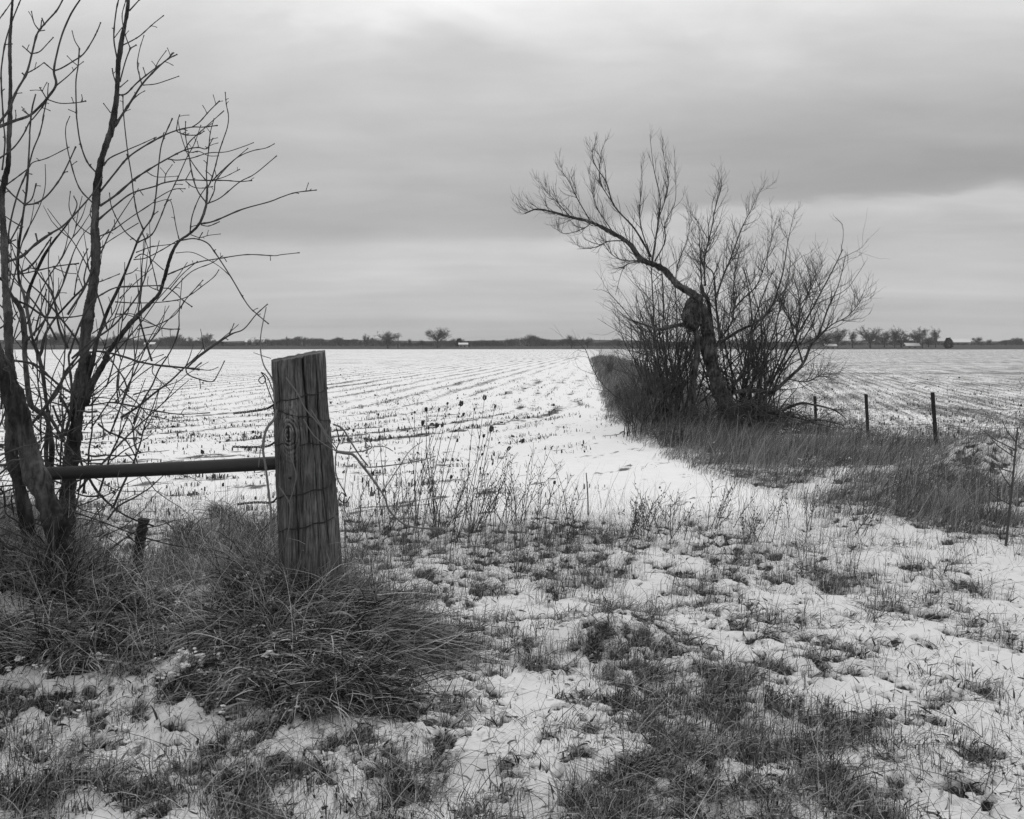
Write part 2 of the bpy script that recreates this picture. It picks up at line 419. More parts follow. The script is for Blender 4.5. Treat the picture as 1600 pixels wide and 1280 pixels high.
# ---------------------------------------------------------------- materials
def new_mat(name):
    m = bpy.data.materials.new(name); m.use_nodes = True
    t = m.node_tree
    for n in list(t.nodes): t.nodes.remove(n)
    w = NT(t); b = w.n('ShaderNodeBsdfPrincipled'); o = w.n('ShaderNodeOutputMaterial')
    t.links.new(b.outputs[0], o.inputs[0])
    b.inputs['Specular IOR Level'].default_value = 0.15
    b.inputs['Roughness'].default_value = 0.9
    return m, w, b
def attr(w, name, vec=False):
    a = w.n('ShaderNodeAttribute'); a.attribute_name = name
    return a.outputs['Vector'] if vec else a.outputs['Fac']
def bump(w, b, h, strength, dist):
    n = w.n('ShaderNodeBump'); n.inputs['Strength'].default_value = strength; n.inputs['Distance'].default_value = dist
    w.t.links.new(h, n.inputs['Height']); w.t.links.new(n.outputs[0], b.inputs['Normal'])
def setcol(w, b, v):
    c = w.n('ShaderNodeCombineColor')
    for k in range(3): w.put(c.inputs[k], v)
    w.t.links.new(c.outputs[0], b.inputs['Base Color'])

def ground_material():
    m, w, b = new_mat('snow_and_soil')
    rc = attr(w, 'rowc', True); soil = attr(w, 'soil'); bare = attr(w, 'bare'); vw = attr(w, 'vw')
    geo = w.n('ShaderNodeNewGeometry').outputs['Position']
    d, s, ramp_ = w.sep(rc)
    n1 = w.noise(w.comb(w.m('MULTIPLY', d, 5.5), w.m('MULTIPLY', s, 3.6), 0.0), 1.0, 5, 0.68)
    n2 = w.noise(w.comb(w.m('MULTIPLY', d, 0.55), w.m('MULTIPLY', s, 0.10), 4.0), 1.0, 3, 0.5)
    row = w.m('COSINE', w.m('MULTIPLY', d, 2 * math.pi / 1.0))
    val = w.m('ADD', n1, w.m('ADD', w.m('MULTIPLY', row, ramp_), w.m('MULTIPLY', w.m('SUBTRACT', n2, 0.5), 0.30)))
    thr = w.m('SUBTRACT', 0.80, w.m('MULTIPLY', soil, 0.40))
    fm = w.smooth(w.m('SUBTRACT', val, thr), -0.03, 0.07)
    fm = w.m('MULTIPLY', fm, w.m('GREATER_THAN', soil, 0.02))
    n3 = w.noise(geo, 22.0, 4, 0.6)
    bm = w.smooth(w.m('ADD', bare, w.m('MULTIPLY', w.m('SUBTRACT', n3, 0.5), 0.55)), 0.36, 0.50)
    bm = w.m('MULTIPLY', bm, w.smooth(vw, 0.1, 0.5))
    mask = w.m('MAXIMUM', fm, bm)
    n4 = w.noise(geo, 60.0, 3, 0.6); n5 = w.noise(geo, 6.0, 3, 0.6)
    soilc = w.m('ADD', w.mixf(vw, 0.08, 0.016), w.m('MULTIPLY', n4, w.mixf(vw, 0.08, 0.05)))
    snowc = w.m('ADD', w.mixf(vw, 0.79, 0.64), w.m('MULTIPLY', n5, 0.10))  # verge snow darker: vignette darkening put into the colour, plus thinner, dirtier snow
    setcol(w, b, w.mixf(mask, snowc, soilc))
    hh = w.m('ADD', w.m('MULTIPLY', w.m('SUBTRACT', 1.0, mask), 0.7), w.m('ADD', w.m('MULTIPLY', n3, 0.5), w.m('MULTIPLY', n4, 0.15)))
    bump(w, b, hh, 0.5, 0.02)
    return m

def bark_material(name, lo, hi, scale=(30, 30, 6), bumps=0.6):
    m, w, b = new_mat(name)
    tcn = w.n('ShaderNodeTexCoord').outputs['Object']
    x, y, z = w.sep(tcn)
    v = w.comb(w.m('MULTIPLY', x, scale[0]), w.m('MULTIPLY', y, scale[1]), w.m('MULTIPLY', z, scale[2]))
    n1 = w.noise(v, 1.0, 5, 0.65, 0.5); n2 = w.noise(tcn, 4.0, 3, 0.5)
    t = attr(w, 'tone')
    c = w.smooth(n1, 0.30, 0.75, lo, hi)
    c = w.m('MULTIPLY', c, w.smooth(n2, 0.32, 0.68, 0.45, 1.6))
    c = w.m('MULTIPLY', c, w.m('ADD', 0.5, t))
    setcol(w, b, c); bump(w, b, n1, bumps, 0.012)
    return m

def grass_material(name, lo, hi):
    m, w, b = new_mat(name)
    t = attr(w, 'tone')
    geo = w.n('ShaderNodeNewGeometry').outputs['Position']
    n = w.noise(geo, 40.0, 2, 0.5)
    c = w.m('MULTIPLY', w.smooth(t, 0, 1, lo, hi), w.m('ADD', 0.7, w.m('MULTIPLY', n, 0.6)))
    setcol(w, b, c)
    b.inputs['Roughness'].default_value = 0.7
    return m

def flat_material(name, v, rough=0.8, spec=0.2, var=0.3, scale=8.0):
    m, w, b = new_mat(name)
    tcn = w.n('ShaderNodeTexCoord').outputs['Object']
    n = w.noise(tcn, scale, 5, 0.6)
    setcol(w, b, w.m('MULTIPLY', w.m('ADD', 1 - var * 0.5, w.m('MULTIPLY', n, var)), v))
    b.inputs['Roughness'].default_value = rough; b.inputs['Specular IOR Level'].default_value = spec
    bump(w, b, n, 0.25, 0.01)
    return m

M_ground = ground_material()
M_bark = bark_material('ash_bark', 0.022, 0.10)
M_twig = flat_material('twig_bark', 0.065, var=0.5, scale=20)
M_bark2 = bark_material('willow_bark', 0.02, 0.13, (22, 22, 6), 1.0)
M_twig2 = flat_material('fine_twig', 0.075, var=0.4, scale=3)
M_grass = grass_material('dry_grass', 0.02, 0.50)
M_grass2 = grass_material('hedgerow_grass', 0.06, 0.32)
M_weed = grass_material('dead_weed', 0.04, 0.16)
M_resid = grass_material('stubble', 0.04, 0.27)
M_vine = flat_material('vine_bark', 0.16, var=0.5, scale=30)
M_wire = flat_material('rusty_wire', 0.018, 0.6, 0.4)
M_pipe = flat_material('dark_steel_pipe', 0.022, 0.5, 0.4, 0.6, 12)
M_steel = flat_material('painted_steel_post', 0.018, 0.6, 0.3)
M_snow = flat_material('snow_clump', 0.84, 0.95, 0.1, 0.1, 25)
M_far = flat_material('distant_twigs', 0.12, 0.9, 0.1, 0.3, 0.3)
M_fard = flat_material('distant_evergreen', 0.035, 0.9, 0.1, 0.4, 0.4)
M_wall = flat_material('pale_wall', 0.30, 0.9, 0.1)
M_roof = flat_material('snowy_roof', 0.80, 0.95, 0.1, 0.1)
M_pole = flat_material('weathered_pole', 0.08, 0.9, 0.1)

build_ground()

# ---------------------------------------------------------------- grass blades
def blades(xy, L, az, th0, bend, w, tone, seg=4, drape=True, curl=None, z0=None):
    N = len(xy); x, y = xy[:, 0], xy[:, 1]
    z = hgt(x, y) - 0.01 if z0 is None else z0
    P = np.empty((N, seg + 1, 3)); P[:, 0] = np.stack([x, y, z], -1)
    A = az.copy(); dr = 0.045 * rs.rand(N) ** 1.5
    if curl is None: curl = rs.normal(0, 0.35, N)
    for k in range(seg):
        s = (k + 0.5) / seg
        th = th0 + bend * s ** 1.15; aa = A + curl * s
        dv = np.stack([np.sin(th) * np.cos(aa), np.sin(th) * np.sin(aa), np.cos(th)], -1)
        P[:, k + 1] = P[:, k] + dv * (L / seg)[:, None]
        if drape:
            g = hbase(P[:, k + 1, 0], P[:, k + 1, 1]) + 0.01 + dr
            P[:, k + 1, 2] = np.maximum(P[:, k + 1, 2], g)
    tw = rs.uniform(-0.9, 0.9, N)
    side = np.stack([-np.sin(az) * np.cos(tw), np.cos(az) * np.cos(tw), np.sin(tw)], -1)
    wk = np.array([0.8] + [1.0 - 0.85 * (k / seg) ** 1.6 for k in range(1, seg + 1)])
    off = side[:, None, :] * (w[:, None] * wk[None, :] * 0.5)[:, :, None]
    V = np.stack([P - off, P + off], 2).reshape(-1, 3)
    b = (np.arange(N) * (seg + 1) * 2)[:, None]; k = np.arange(seg)[None, :] * 2
    Q = np.stack([b + k, b + k + 1, b + k + 3, b + k + 2], -1).reshape(-1, 4)
    T = np.repeat(tone, (seg + 1) * 2)
    return V, Q, T

def stuff_mesh(name, parts, mat, label):
    V = []; Q = []; T = []; k = 0
    for (v, q, t) in parts:
        V.append(v); Q.append(q + k); T.append(t); k += len(v)
    me = mesh_arrays(name, np.vstack(V), np.vstack(Q), {'tone': ('FLOAT', np.concatenate(T))}, True)
    return tag(link(name, me, mat), label, kind='stuff')

def tone(N, mu=0.42, sd=0.27):
    mu = mu - .06
    return np.clip(rs.normal(mu, sd, N), 0, 1)

def scatter(n, x0, x1, y0, y1, dens):
    """rejection sampling by a density function, biased to equal counts per picture area"""
    u = rs.rand(n); y = 1 / (1 / y0 + u * (1 / y1 - 1 / y0))
    x = rs.uniform(-1, 1, n) * 0.60 * y + 0.0
    k = (x > x0) & (x < x1)
    x, y = x[k], y[k]
    p = dens(x, y); k = rs.rand(len(x)) < p
    return np.stack([x[k], y[k]], -1)

# verge grass
def verge_grass():
    out = []
    # tufts: clusters around centres
    C = scatter(26000, -6, 7, 2.6, 10.0, lambda x, y: np.clip(grass_density(x, y), 0, 1) ** 1.5 * sst(10, 8.8, y) * (.12 + .88 * sst(-.16, .06, fbm(x, y, .16, 4, 91, .6))) * (1 - 0.8 * sst(0.15, 0.3, hbase(x, y)) * (x < 0)))
    nb = rs.poisson(9, len(C)) + 2
    idx = np.repeat(np.arange(len(C)), nb)
    r = 0.035 * rs.rand(len(idx)) ** 0.5 * 1.5; an = rs.rand(len(idx)) * 2 * np.pi
    xy = C[idx] + np.stack([r * np.cos(an), r * np.sin(an)], -1)
    cl = (0.045 + 0.17 * rs.rand(len(C)) ** 2.4)[idx] * (0.72 + .28 * sst(3.6, 5.5, C[:, 1]))[idx]
    lean = (-0.5 + 3.0 * fbm(C[:, 0], C[:, 1], 0.6, 3, 111) + rs.normal(0, .5, len(C)))[idx]
    N = len(idx)
    L = cl * rs.uniform(0.5, 1.25, N)
    az = np.where(rs.rand(N) < 0.75, lean + rs.normal(0, 0.5, N), an)
    th0 = np.abs(rs.normal(0.75, 0.4, N)); bend = np.abs(rs.normal(0.9, 0.6, N))
    out.append(blades(xy, L, az, th0, bend, rs.uniform(0.0022, 0.0052, N), np.clip(tone(N, .42, .25) + rs.normal(0, .15, len(C))[idx], 0, 1)))
    # short sparse spears poking through snow everywhere
    xy = scatter(52000, -6, 7, 2.6, 9.6, lambda x, y: np.clip(0.02 + 0.5 * sst(0, .5, fbm(x, y, .8, 4, 113, .6)) + 0.75 * grass_density(x, y), 0, 1) * sst(10, 9, y))
    N = len(xy)
    out.append(blades(xy, rs.uniform(0.03, 0.15, N), rs.rand(N) * 6.28, np.abs(rs.normal(0.5, 0.4, N)), rs.normal(0.5, 0.5, N), rs.uniform(0.002, 0.0042, N), tone(N, .38), 3))
    # long flattened straws
    xy = scatter(17000, -6, 7, 2.6, 9.4, lambda x, y: np.clip(0.10 + 0.6 * grass_density(x, y), 0, 1))
    N = len(xy)
    out.append(blades(xy, rs.uniform(0.15, 0.42, N), rs.rand(N) * 6.28, rs.uniform(0.6, 1.4, N), rs.uniform(0.1, 0.8, N), rs.uniform(0.0018, 0.004, N), tone(N, .45), 4, True, rs.normal(0, .9, N)))
    # leaf litter and broken stems lying in the dark hollows
    xy = scatter(62000, -6, 7, 2.6, 9.0, lambda x, y: np.clip(0.09 + 0.95 * grass_density(x, y) * sst(-.2, .3, fbm(x, y, .16, 4, 91, .6)), 0, 1))
    N = len(xy)
    out.append(blades(xy, rs.uniform(0.015, 0.07, N), rs.rand(N) * 6.28, rs.uniform(0.7, 1.5, N), rs.uniform(-.3, 1.2, N), rs.uniform(0.004, 0.012, N), tone(N, .27, .25), 3, False, rs.normal(0, .8, N), z0=hgt(xy[:, 0], xy[:, 1]) + rs.uniform(.0, .03, N)))
    # upright stalks in the back verge
    xy = scatter(20000, -6, 7, 6.3, 9.9, lambda x, y: np.clip(0.7 * sst(-.05, .55, fbm(x, y, .9, 4, 117, .6)) + grass_density(x, y) * 0.45, 0, 1) * sst(10.2, 9.0, y))
    N = len(xy)
    out.append(blades(xy, rs.uniform(0.12, 0.48, N) * np.where(rs.rand(N) < .3, 1.3, .8), rs.normal(0.2, 1.2, N), np.abs(rs.normal(0.28, 0.22, N)), np.abs(rs.normal(0.35, 0.4, N)), rs.uniform(0.0018, 0.004, N), tone(N, .38), 4, True, rs.normal(0, .8, N)))
    stuff_mesh('verge_grass', out, M_grass, 'dry winter grass poking through the snow along the verge')
verge_grass()

def mound_grass():
    out = []
    def region(poly, n, L, azm, azs, th, bd, per=(22, 65), wd=(0.0032, 0.0092), tn=.40, rad=.06, spr=.6, snow=.35, keep=False):
        """overlapping tufts whose roots fill a patch of the mound"""
        P = np.array(poly, float); x0, y0 = P.min(0); x1, y1 = P.max(0); cs = []
        while len(cs) < n:
            px, py = rs.uniform(x0, x1), rs.uniform(y0, y1); ins = False
            for i in range(len(P)):
                (ax, ay), (bx, by) = P[i], P[i - 1]
                if (ay > py) != (by > py) and px < (bx - ax) * (py - ay) / (by - ay) + ax: ins = not ins
            if ins:
                g = ground_pt(px, py)
                if rs.rand() < 1.0 - 0.9 * float(mound_snow(np.array(g[0]), np.array(g[1]))) or keep: cs.append(g)
        C = np.array(cs); nb = rs.randint(per[0], per[1], n); idx = np.repeat(np.arange(n), nb); N = len(idx)
        gx = hbase(C[:, 0] + .05, C[:, 1]) - hbase(C[:, 0] - .05, C[:, 1]); gy = hbase(C[:, 0], C[:, 1] + .05) - hbase(C[:, 0], C[:, 1] - .05)
        down = np.arctan2(-gy, -gx)
        ca = (down if azm is None else np.full(n, azm)) + rs.normal(0, azs, n)
        r = rad * np.sqrt(rs.rand(N)); an = rs.rand(N) * 6.28
        xy = C[idx] + np.stack([r * np.cos(an), r * np.sin(an)], -1)
        cl = rs.uniform(L[0], L[1], n)[idx]; cth = np.clip(rs.normal(th, .25, n), 0, 1.5)[idx]; cb = np.clip(rs.normal(bd, .3, n), 0, 2.4)[idx]; ct = rs.normal(tn - .05, .22, n)[idx]
        curl = rs.normal(0, .8, n)[idx] + rs.normal(0, .7, N)
        out.append(blades(xy, cl * rs.uniform(.45, 1.1, N), ca[idx] + rs.normal(0, spr, N), np.clip(cth + rs.normal(0, .22, N), 0, 1.5), np.clip(cb + rs.normal(0, .25, N), 0, 2.6), rs.uniform(wd[0], wd[1], N), np.clip(ct + rs.normal(0, .32, N), 0, 1), 5, True, curl))
        if snow > 0:      # snow lying along the bent blades
            pk = fbm(C[:, 0], C[:, 1], .25, 2, 181) > -0.05; Ci = np.repeat(np.nonzero(pk)[0], 5); m = int(len(Ci) * snow); Ci = rs.permutation(Ci)[:m]
            xs = C[Ci] + rs.normal(0, .06, (m, 2)); z0 = hbase(xs[:, 0], xs[:, 1]) + rs.uniform(.03, .09, m)
            aa = ca[Ci] + rs.normal(0, .6, m)
            for kk in range(3):
                snowb.append(blades(xs + rs.normal(0, .008, (m, 2)), rs.uniform(.015, .06, m), aa + rs.normal(0, .3, m), rs.uniform(1.1, 1.5, m), rs.uniform(.1, .6, m), rs.uniform(.004, .010, m), tone(m), 4, True, z0=z0 + rs.normal(0, .006, m)))
    snowb = []
    region([(270, 850), (330, 800), (430, 815), (440, 930), (300, 930)], 90, (.20, .42), None, .7, .35, 1.5)
    region([(120, 960), (260, 890), (420, 920), (440, 1000), (180, 1010)], 160, (.14, .34), -1.3, .8, .85, 1.1, (25, 65))
    region([(-40, 940), (130, 930), (260, 1000), (250, 1050), (120, 1040), (-40, 1030)], 95, (.14, .28), None, .6, .7, 1.2)
    region([(300, 1010), (420, 950), (540, 980), (620, 1080), (590, 1130), (400, 1100)], 140, (.13, .32), -1.05, .8, 1.15, .9, (20, 55))
    region([(440, 930), (560, 940), (600, 1040), (650, 1120), (530, 1100)], 95, (.18, .38), -0.98, .45, 1.25, .7, (22, 60), tn=.34, spr=.5, keep=True)
    region([(500, 920), (560, 930), (620, 990), (640, 1040), (560, 1030)], 50, (.22, .55), -0.45, .42, 1.45, .8, (16, 42), tn=.36, spr=.4, snow=.5, keep=True)
    region([(600, 970), (680, 985), (700, 1030), (620, 1040)], 34, (.22, .50), -0.3, .42, 1.45, .4, (8, 26), tn=.36, rad=.1, spr=.35, keep=True)
    region([(420, 880), (560, 890), (560, 960), (420, 960)], 45, (.07, .18), None, .9, .5, 1.3, (25, 60))
    region([(-80, 820), (110, 800), (150, 900), (100, 960), (-80, 960)], 90, (.25, .55), None, 1.2, .25, 1.1, (40, 80))
    region([(110, 880), (210, 900), (250, 900), (200, 930), (100, 930)], 30, (.14, .3), None, .9, .5, 1.1, (30, 60))
    # grass behind the crest, thinner
    def back(n, cx, cy, sx, sy, L):
        xy = np.stack([rs.normal(cx, sx, n), rs.normal(cy, sy, n)], -1)
        out.append(blades(xy, rs.uniform(L[0], L[1], n), rs.rand(n) * 6.28, np.abs(rs.normal(.3, .3, n)), np.abs(rs.normal(.8, .5, n)), rs.uniform(.0025, .0045, n), tone(n, .45), 5))
    back(2200, -1.9, 5.5, .6, .25, (.15, .4)); back(900, -1.3, 5.1, .15, .12, (.2, .45)); back(1500, -2.6, 5.1, .3, .2, (.25, .6)); back(700, -.7, 5.0, .12, .15, (.15, .4))
    k = 2600; xy = np.stack([rs.uniform(-2.9, -.3, k), rs.uniform(3.8, 5.0, k)], -1); xy = xy[rs.rand(k) < sst(.05, .2, hbase(xy[:, 0], xy[:, 1]))]; k = len(xy)
    out.append(blades(xy, rs.uniform(.2, .5, k), rs.rand(k) * 6.28, rs.uniform(.2, 1.3, k), rs.uniform(.3, 1.6, k), rs.uniform(.0022, .004, k), tone(k, .65), 6, True, rs.normal(0, 1.2, k), z0=hbase(xy[:, 0], xy[:, 1]) + rs.uniform(0, .08, k)))
    stuff_mesh('snow', snowb, M_snow, 'thin snow lying along the bent grass blades of the mound')
    stuff_mesh('mound_grass', out, M_grass, 'long matted dry grass draped over the mound round the wooden post')
mound_grass()

def hedge_grass():
    out = []
    def dens(x, y):
        e = x - edge_x(y) + 0.6 * fbm(x, y, .9, 4, 161, .6)
        band = sst(-.25, .1, e) * sst(1.7 + .05 * np.maximum(y - 12, 0), 1.0, e) * sst(10.5, 12.5, y)
        return np.maximum(np.clip(grass_density(x, y), 0, 1), band) * sst(8.0, 9.2, y + 1.0 * sst(1.5, 4.5, x)) * (e > -0.4) * sst(0.5, -0.3, x - edge_r(y))
    for (ya, yb, cnt, L0, L1) in ((7.6, 12, 44000, .12, .36), (12, 20, 40000, .2, .5), (20, 60, 52000, .35, .75), (60, 130, 14000, .5, .9)):
        u = rs.rand(cnt); y = 1 / (1 / ya + u * (1 / yb - 1 / ya)); x = edge_x(y) - 0.6 + rs.rand(cnt) * (edge_r(y) - edge_x(y) + 1.0)
        k = rs.rand(cnt) < dens(x, y); xy = np.stack([x[k], y[k]], -1); N = len(xy)
        ww = 0.0028 + 0.00022 * xy[:, 1]; tap = 0.35 + 0.65 * sst(-.35, 1.0, xy[:, 0] - edge_x(xy[:, 1]) + .5 * fbm(xy[:, 0], xy[:, 1], .8, 3, 163))
        lean = 0.5 + 0.4 * sst(0.5, 2.5, xy[:, 0] - edge_x(xy[:, 1])) * sst(16, 12, xy[:, 1])
        out.append(blades(xy, tap * rs.uniform(L0, L1, N) * (0.8 + 0.6 * fbm(xy[:, 0], xy[:, 1], .7, 3, 149)), 0.15 + 1.6 * fbm(xy[:, 0], xy[:, 1], 0.7, 2, 143) + rs.normal(0, 0.5, N), np.clip(rs.normal(lean, 0.25, N) + .5 * fbm(xy[:, 0], xy[:, 1], .6, 2, 147), 0, 1.4), np.abs(rs.normal(0.4, 0.3, N)), rs.uniform(0.8, 1.4, N) * ww, np.clip(tone(N, .42, .3) + 0.9 * fbm(xy[:, 0], xy[:, 1], 0.45, 4, 141, .6), 0, 1), 4))
    cnt = 16000; u = rs.rand(cnt); y = 1 / (1 / 8.0 + u * (1 / 40 - 1 / 8.0)); x = edge_x(y) - 0.4 + rs.rand(cnt) * (edge_r(y) - edge_x(y) + .6)
    k = rs.rand(cnt) < .25 * np.clip(dens(x, y), 0, 1) + .02; xy = np.stack([x[k], y[k]], -1); N = len(xy)
    out.append(blades(xy, rs.uniform(.25, .8, N), rs.normal(.1, .9, N), np.abs(rs.normal(.35, .3, N)), rs.uniform(0, .5, N), rs.uniform(.003, .006, N) * (1 + xy[:, 1] / 30), np.where(rs.rand(N) < .5, rs.uniform(.7, 1, N), rs.uniform(0, .2, N)), 4, True, rs.normal(0, .6, N)))
    stuff_mesh('hedgerow_grass', out, M_grass2, 'tall dead grass leaning along the fence strip')
hedge_grass()

def residue():
    def dens(x, y):
        d, s = row_field(x, y)
        c = 0.5 + 0.5 * np.cos(2 * np.pi * (d + 0.35 * fbm(x, y, 6.0, 2, 15)) / 1.0)
        rut = np.zeros_like(x)
        for (dc, wdt, ph) in ((-0.35, .12, 6), (-0.7, .12, 1), (-1.25, .14, 2), (-1.8, .12, 7), (-2.3, .14, 3), (-2.8, .15, 4), (-3.5, .12, 5), (-4.3, .10, 8), (-4.9, .11, 9), (-5.9, .09, 10), (-6.5, .11, 11), (-7.6, .10, 12)):
            rut = np.maximum(rut, np.exp(-((d - dc - 0.5 * fbm(x, y, 5, 2, 300 + ph)) / wdt) ** 2) * sst(-.25, .08, fbm(x, y, 2.2, 3, 320 + ph)))
        c2 = (0.5 + 0.5 * np.cos(2 * np.pi * (y + .12 * x + .3 * fbm(x, y, 3, 2, 18)) / 0.72)) ** 2
        nb = sst(.5, -.9, x + .4 * fbm(x, y, 1, 2, 16)) * sst(16, 12.5, y)
        ctr = np.where(d > 0, 0.35 + 0.65 * c ** 3, 0.10) * sst(-0.1, 0.35, fbm(x, y, 1.2, 3, 151) + np.where(d > 0, 0.05, -0.15))
        p = np.maximum(ctr * (0.45 + .55 * sst(12, 24, y)), 0.85 * rut * (d < 0) * sst(13, 17, y))
        p = np.maximum(p, nb * (.06 + .42 * c2) * sst(-.1, .4, fbm(x, y, .5, 3, 152)))
        p = p * (verge_w(x, y) < 0.4)
        right = x > edge_r(y)
        return np.where(right, 0.6 * sst(-0.3, 0.3, fbm(x, y, 1.0, 3, 157)), p)
    xy = scatter(330000, -30, 30, 8.2, 70, dens); N = len(xy)
    d0, s0 = row_field(xy[:, 0], xy[:, 1]); e = 0.05
    d1, _ = row_field(xy[:, 0] + e, xy[:, 1]); d2, _ = row_field(xy[:, 0], xy[:, 1] + e)
    az = np.arctan2(d1 - d0, -(d2 - d0)) + rs.normal(0, 0.5, N)
    right = xy[:, 0] > edge_r(xy[:, 1]); az = np.where(right, 1.3 + rs.normal(0, .5, N), az)
    up = rs.rand(N) < .55; nr = np.clip(xy[:, 1] / 14, .55, 1)
    V = blades(xy, nr * np.where(up, rs.uniform(.006, .022, N), rs.uniform(.03, .12, N)), az + np.where(up, 1.57, 0), np.where(up, np.abs(rs.normal(.2, .3, N)), rs.uniform(1.1, 1.5, N)), rs.normal(0.1, .3, N), nr * np.where(up, rs.gamma(2.0, .0062, N) * (1 + xy[:, 1] / 25), rs.uniform(.004, .012, N)), tone(N, .3), 2, z0=hgt(xy[:, 0], xy[:, 1]) - .004)
    stuff_mesh('crop_stubble', [V], M_resid, 'dark crop residue and clods along the snowy rows')
residue()

# snow caught on the matted grass
def snow_clumps():
    import bmesh
    bm = bmesh.new(); bmesh.ops.create_icosphere(bm, subdivisions=2, radius=1.0)
    bv = np.array([v.co[:] for v in bm.verts]); bf = np.array([[v.index for v in f.verts] for f in bm.faces]); bm.free()
    pts = []
    for (n, cx, cy, sx, sy, up) in ((230, -1.55, 4.35, .35, .22, .10), (120, -1.15, 3.95, .25, .2, .12), (150, -2.2, 4.25, .35, .2, .08), (70, -0.6, 4.1, .25, .25, .05), (70, -1.4, 4.7, .2, .12, .2),
                                (120, 5.0, 10.6, .5, .5, .2), (60, 3.4, 12.4, .6, .8, .25), (80, 0.5, 4.5, .3, .3, .06), (90, 0.2, 6.5, .8, .5, .03)):
        x = rs.normal(cx, sx, n); y = rs.normal(cy, sy, n)
        k = fbm(x, y, 0.22, 2, 171) > 0.08
        pts.append(np.stack([x[k], y[k], hgt(x[k], y[k]) + up * 0.55 * rs.uniform(0.05, 1.0, k.sum())], -1))
    P0 = np.vstack(pts); V = []; Q = []; P = []
    for p in P0:     # short broken streaks of small lumps
        a = rs.normal(-.4, .8); ln = rs.gamma(2, .018); m = rs.randint(4, 12)
        for _ in range(m):
            t = rs.uniform(-1, 1) * ln; P.append(p + np.array([t * math.cos(a), t * math.sin(a), -abs(t) * .3]) + rs.normal(0, .007, 3))
    for i, p in enumerate(P):
        sc_ = rs.gamma(2.5, 0.0013) + 0.002
        s = np.array([rs.uniform(.8, 2.2), rs.uniform(.8, 1.6), rs.uniform(.4, .8)]) * sc_
        v = bv * (1 + 0.6 * fbm(bv[:, 0] * 1.2 + i * 3.1, bv[:, 1] + bv[:, 2] * 1.7, 0.7, 2, 5))[:, None] * s
        a = rs.normal(0, .9); c, sn = math.cos(a), math.sin(a)
        v = np.stack([v[:, 0] * c - v[:, 1] * sn, v[:, 0] * sn + v[:, 1] * c, v[:, 2]], -1)
        V.append(v + p); Q.append(bf + i * len(bv))
    me = mesh_arrays('snow_clumps', np.vstack(V), np.vstack(Q))
    tag(link('snow', me, M_snow), 'small clumps of snow caught on the matted grass', kind='stuff')
snow_clumps()

def grow(rr, p, d, L, r, up=0.12, wig=0.16, n=7):
    pts = [p]; d = d / np.linalg.norm(d)
    for _ in range(n):
        d = d + np.array([rr.gauss(0, wig), rr.gauss(0, wig), rr.gauss(0, wig) + up]); d /= np.linalg.norm(d)
        p = p + d * L / n; pts.append(p)
    return np.array(pts), np.linspace(r, max(r * .3, .0012), n + 1)
def sprout(rr, mb, P, R, count, L, levels, up=.12, wig=.16, spread=0.8, t0=.25, sides=4, tr=.5, minr=.002):
    n = len(P)
    for _ in range(count):
        t = rr.uniform(t0, 1.0); i = min(int(t * (n - 1)), n - 2); f = t * (n - 1) - i
        p = P[i] * (1 - f) + P[i + 1] * f; d = P[i + 1] - P[i]; d = d / (np.linalg.norm(d) + 1e-9)
        o = np.array([rr.gauss(0, 1), rr.gauss(0, 1), rr.gauss(0.25, 1)]); o -= d * o.dot(d); o /= np.linalg.norm(o) + 1e-9
        a = spread * rr.uniform(.5, 1.3)
        l = L * rr.uniform(.4, 1.15) * (1.15 - .5 * t)
        r = max(min(R[i] * .6, l * .011 + .001), minr)
        q, qr = grow(rr, p, d * math.cos(a) + o * math.sin(a), l, r, up, wig)
        mb.tube(q, qr, sides, rr.uniform(.35, .65), cap=False)
        if levels > 1: sprout(rr, mb, q, qr, max(2, int(count ** .5 * tr * 2)), L * .5, levels - 1, up, wig, spread, .15, 3, tr, minr * .8)

# ---------------------------------------------------------------- left trees (traced limbs, each at its own depth)
K = 5.819
TILE = {'A': (0, 0, K), 'B': (0, 180, K), 'C': (0, 360, K), 'D': (0, 560, K), 'E': (180, 130, K), 'F': (180, 300, K), 'Z': (0, 380, 1585 / 520), 'P': (0, 0, 1.0)}
def tp(tile, pts):
    ox, oy, k = TILE[tile]
    return [(ox + x / k, oy + y / k) for x, y in pts]

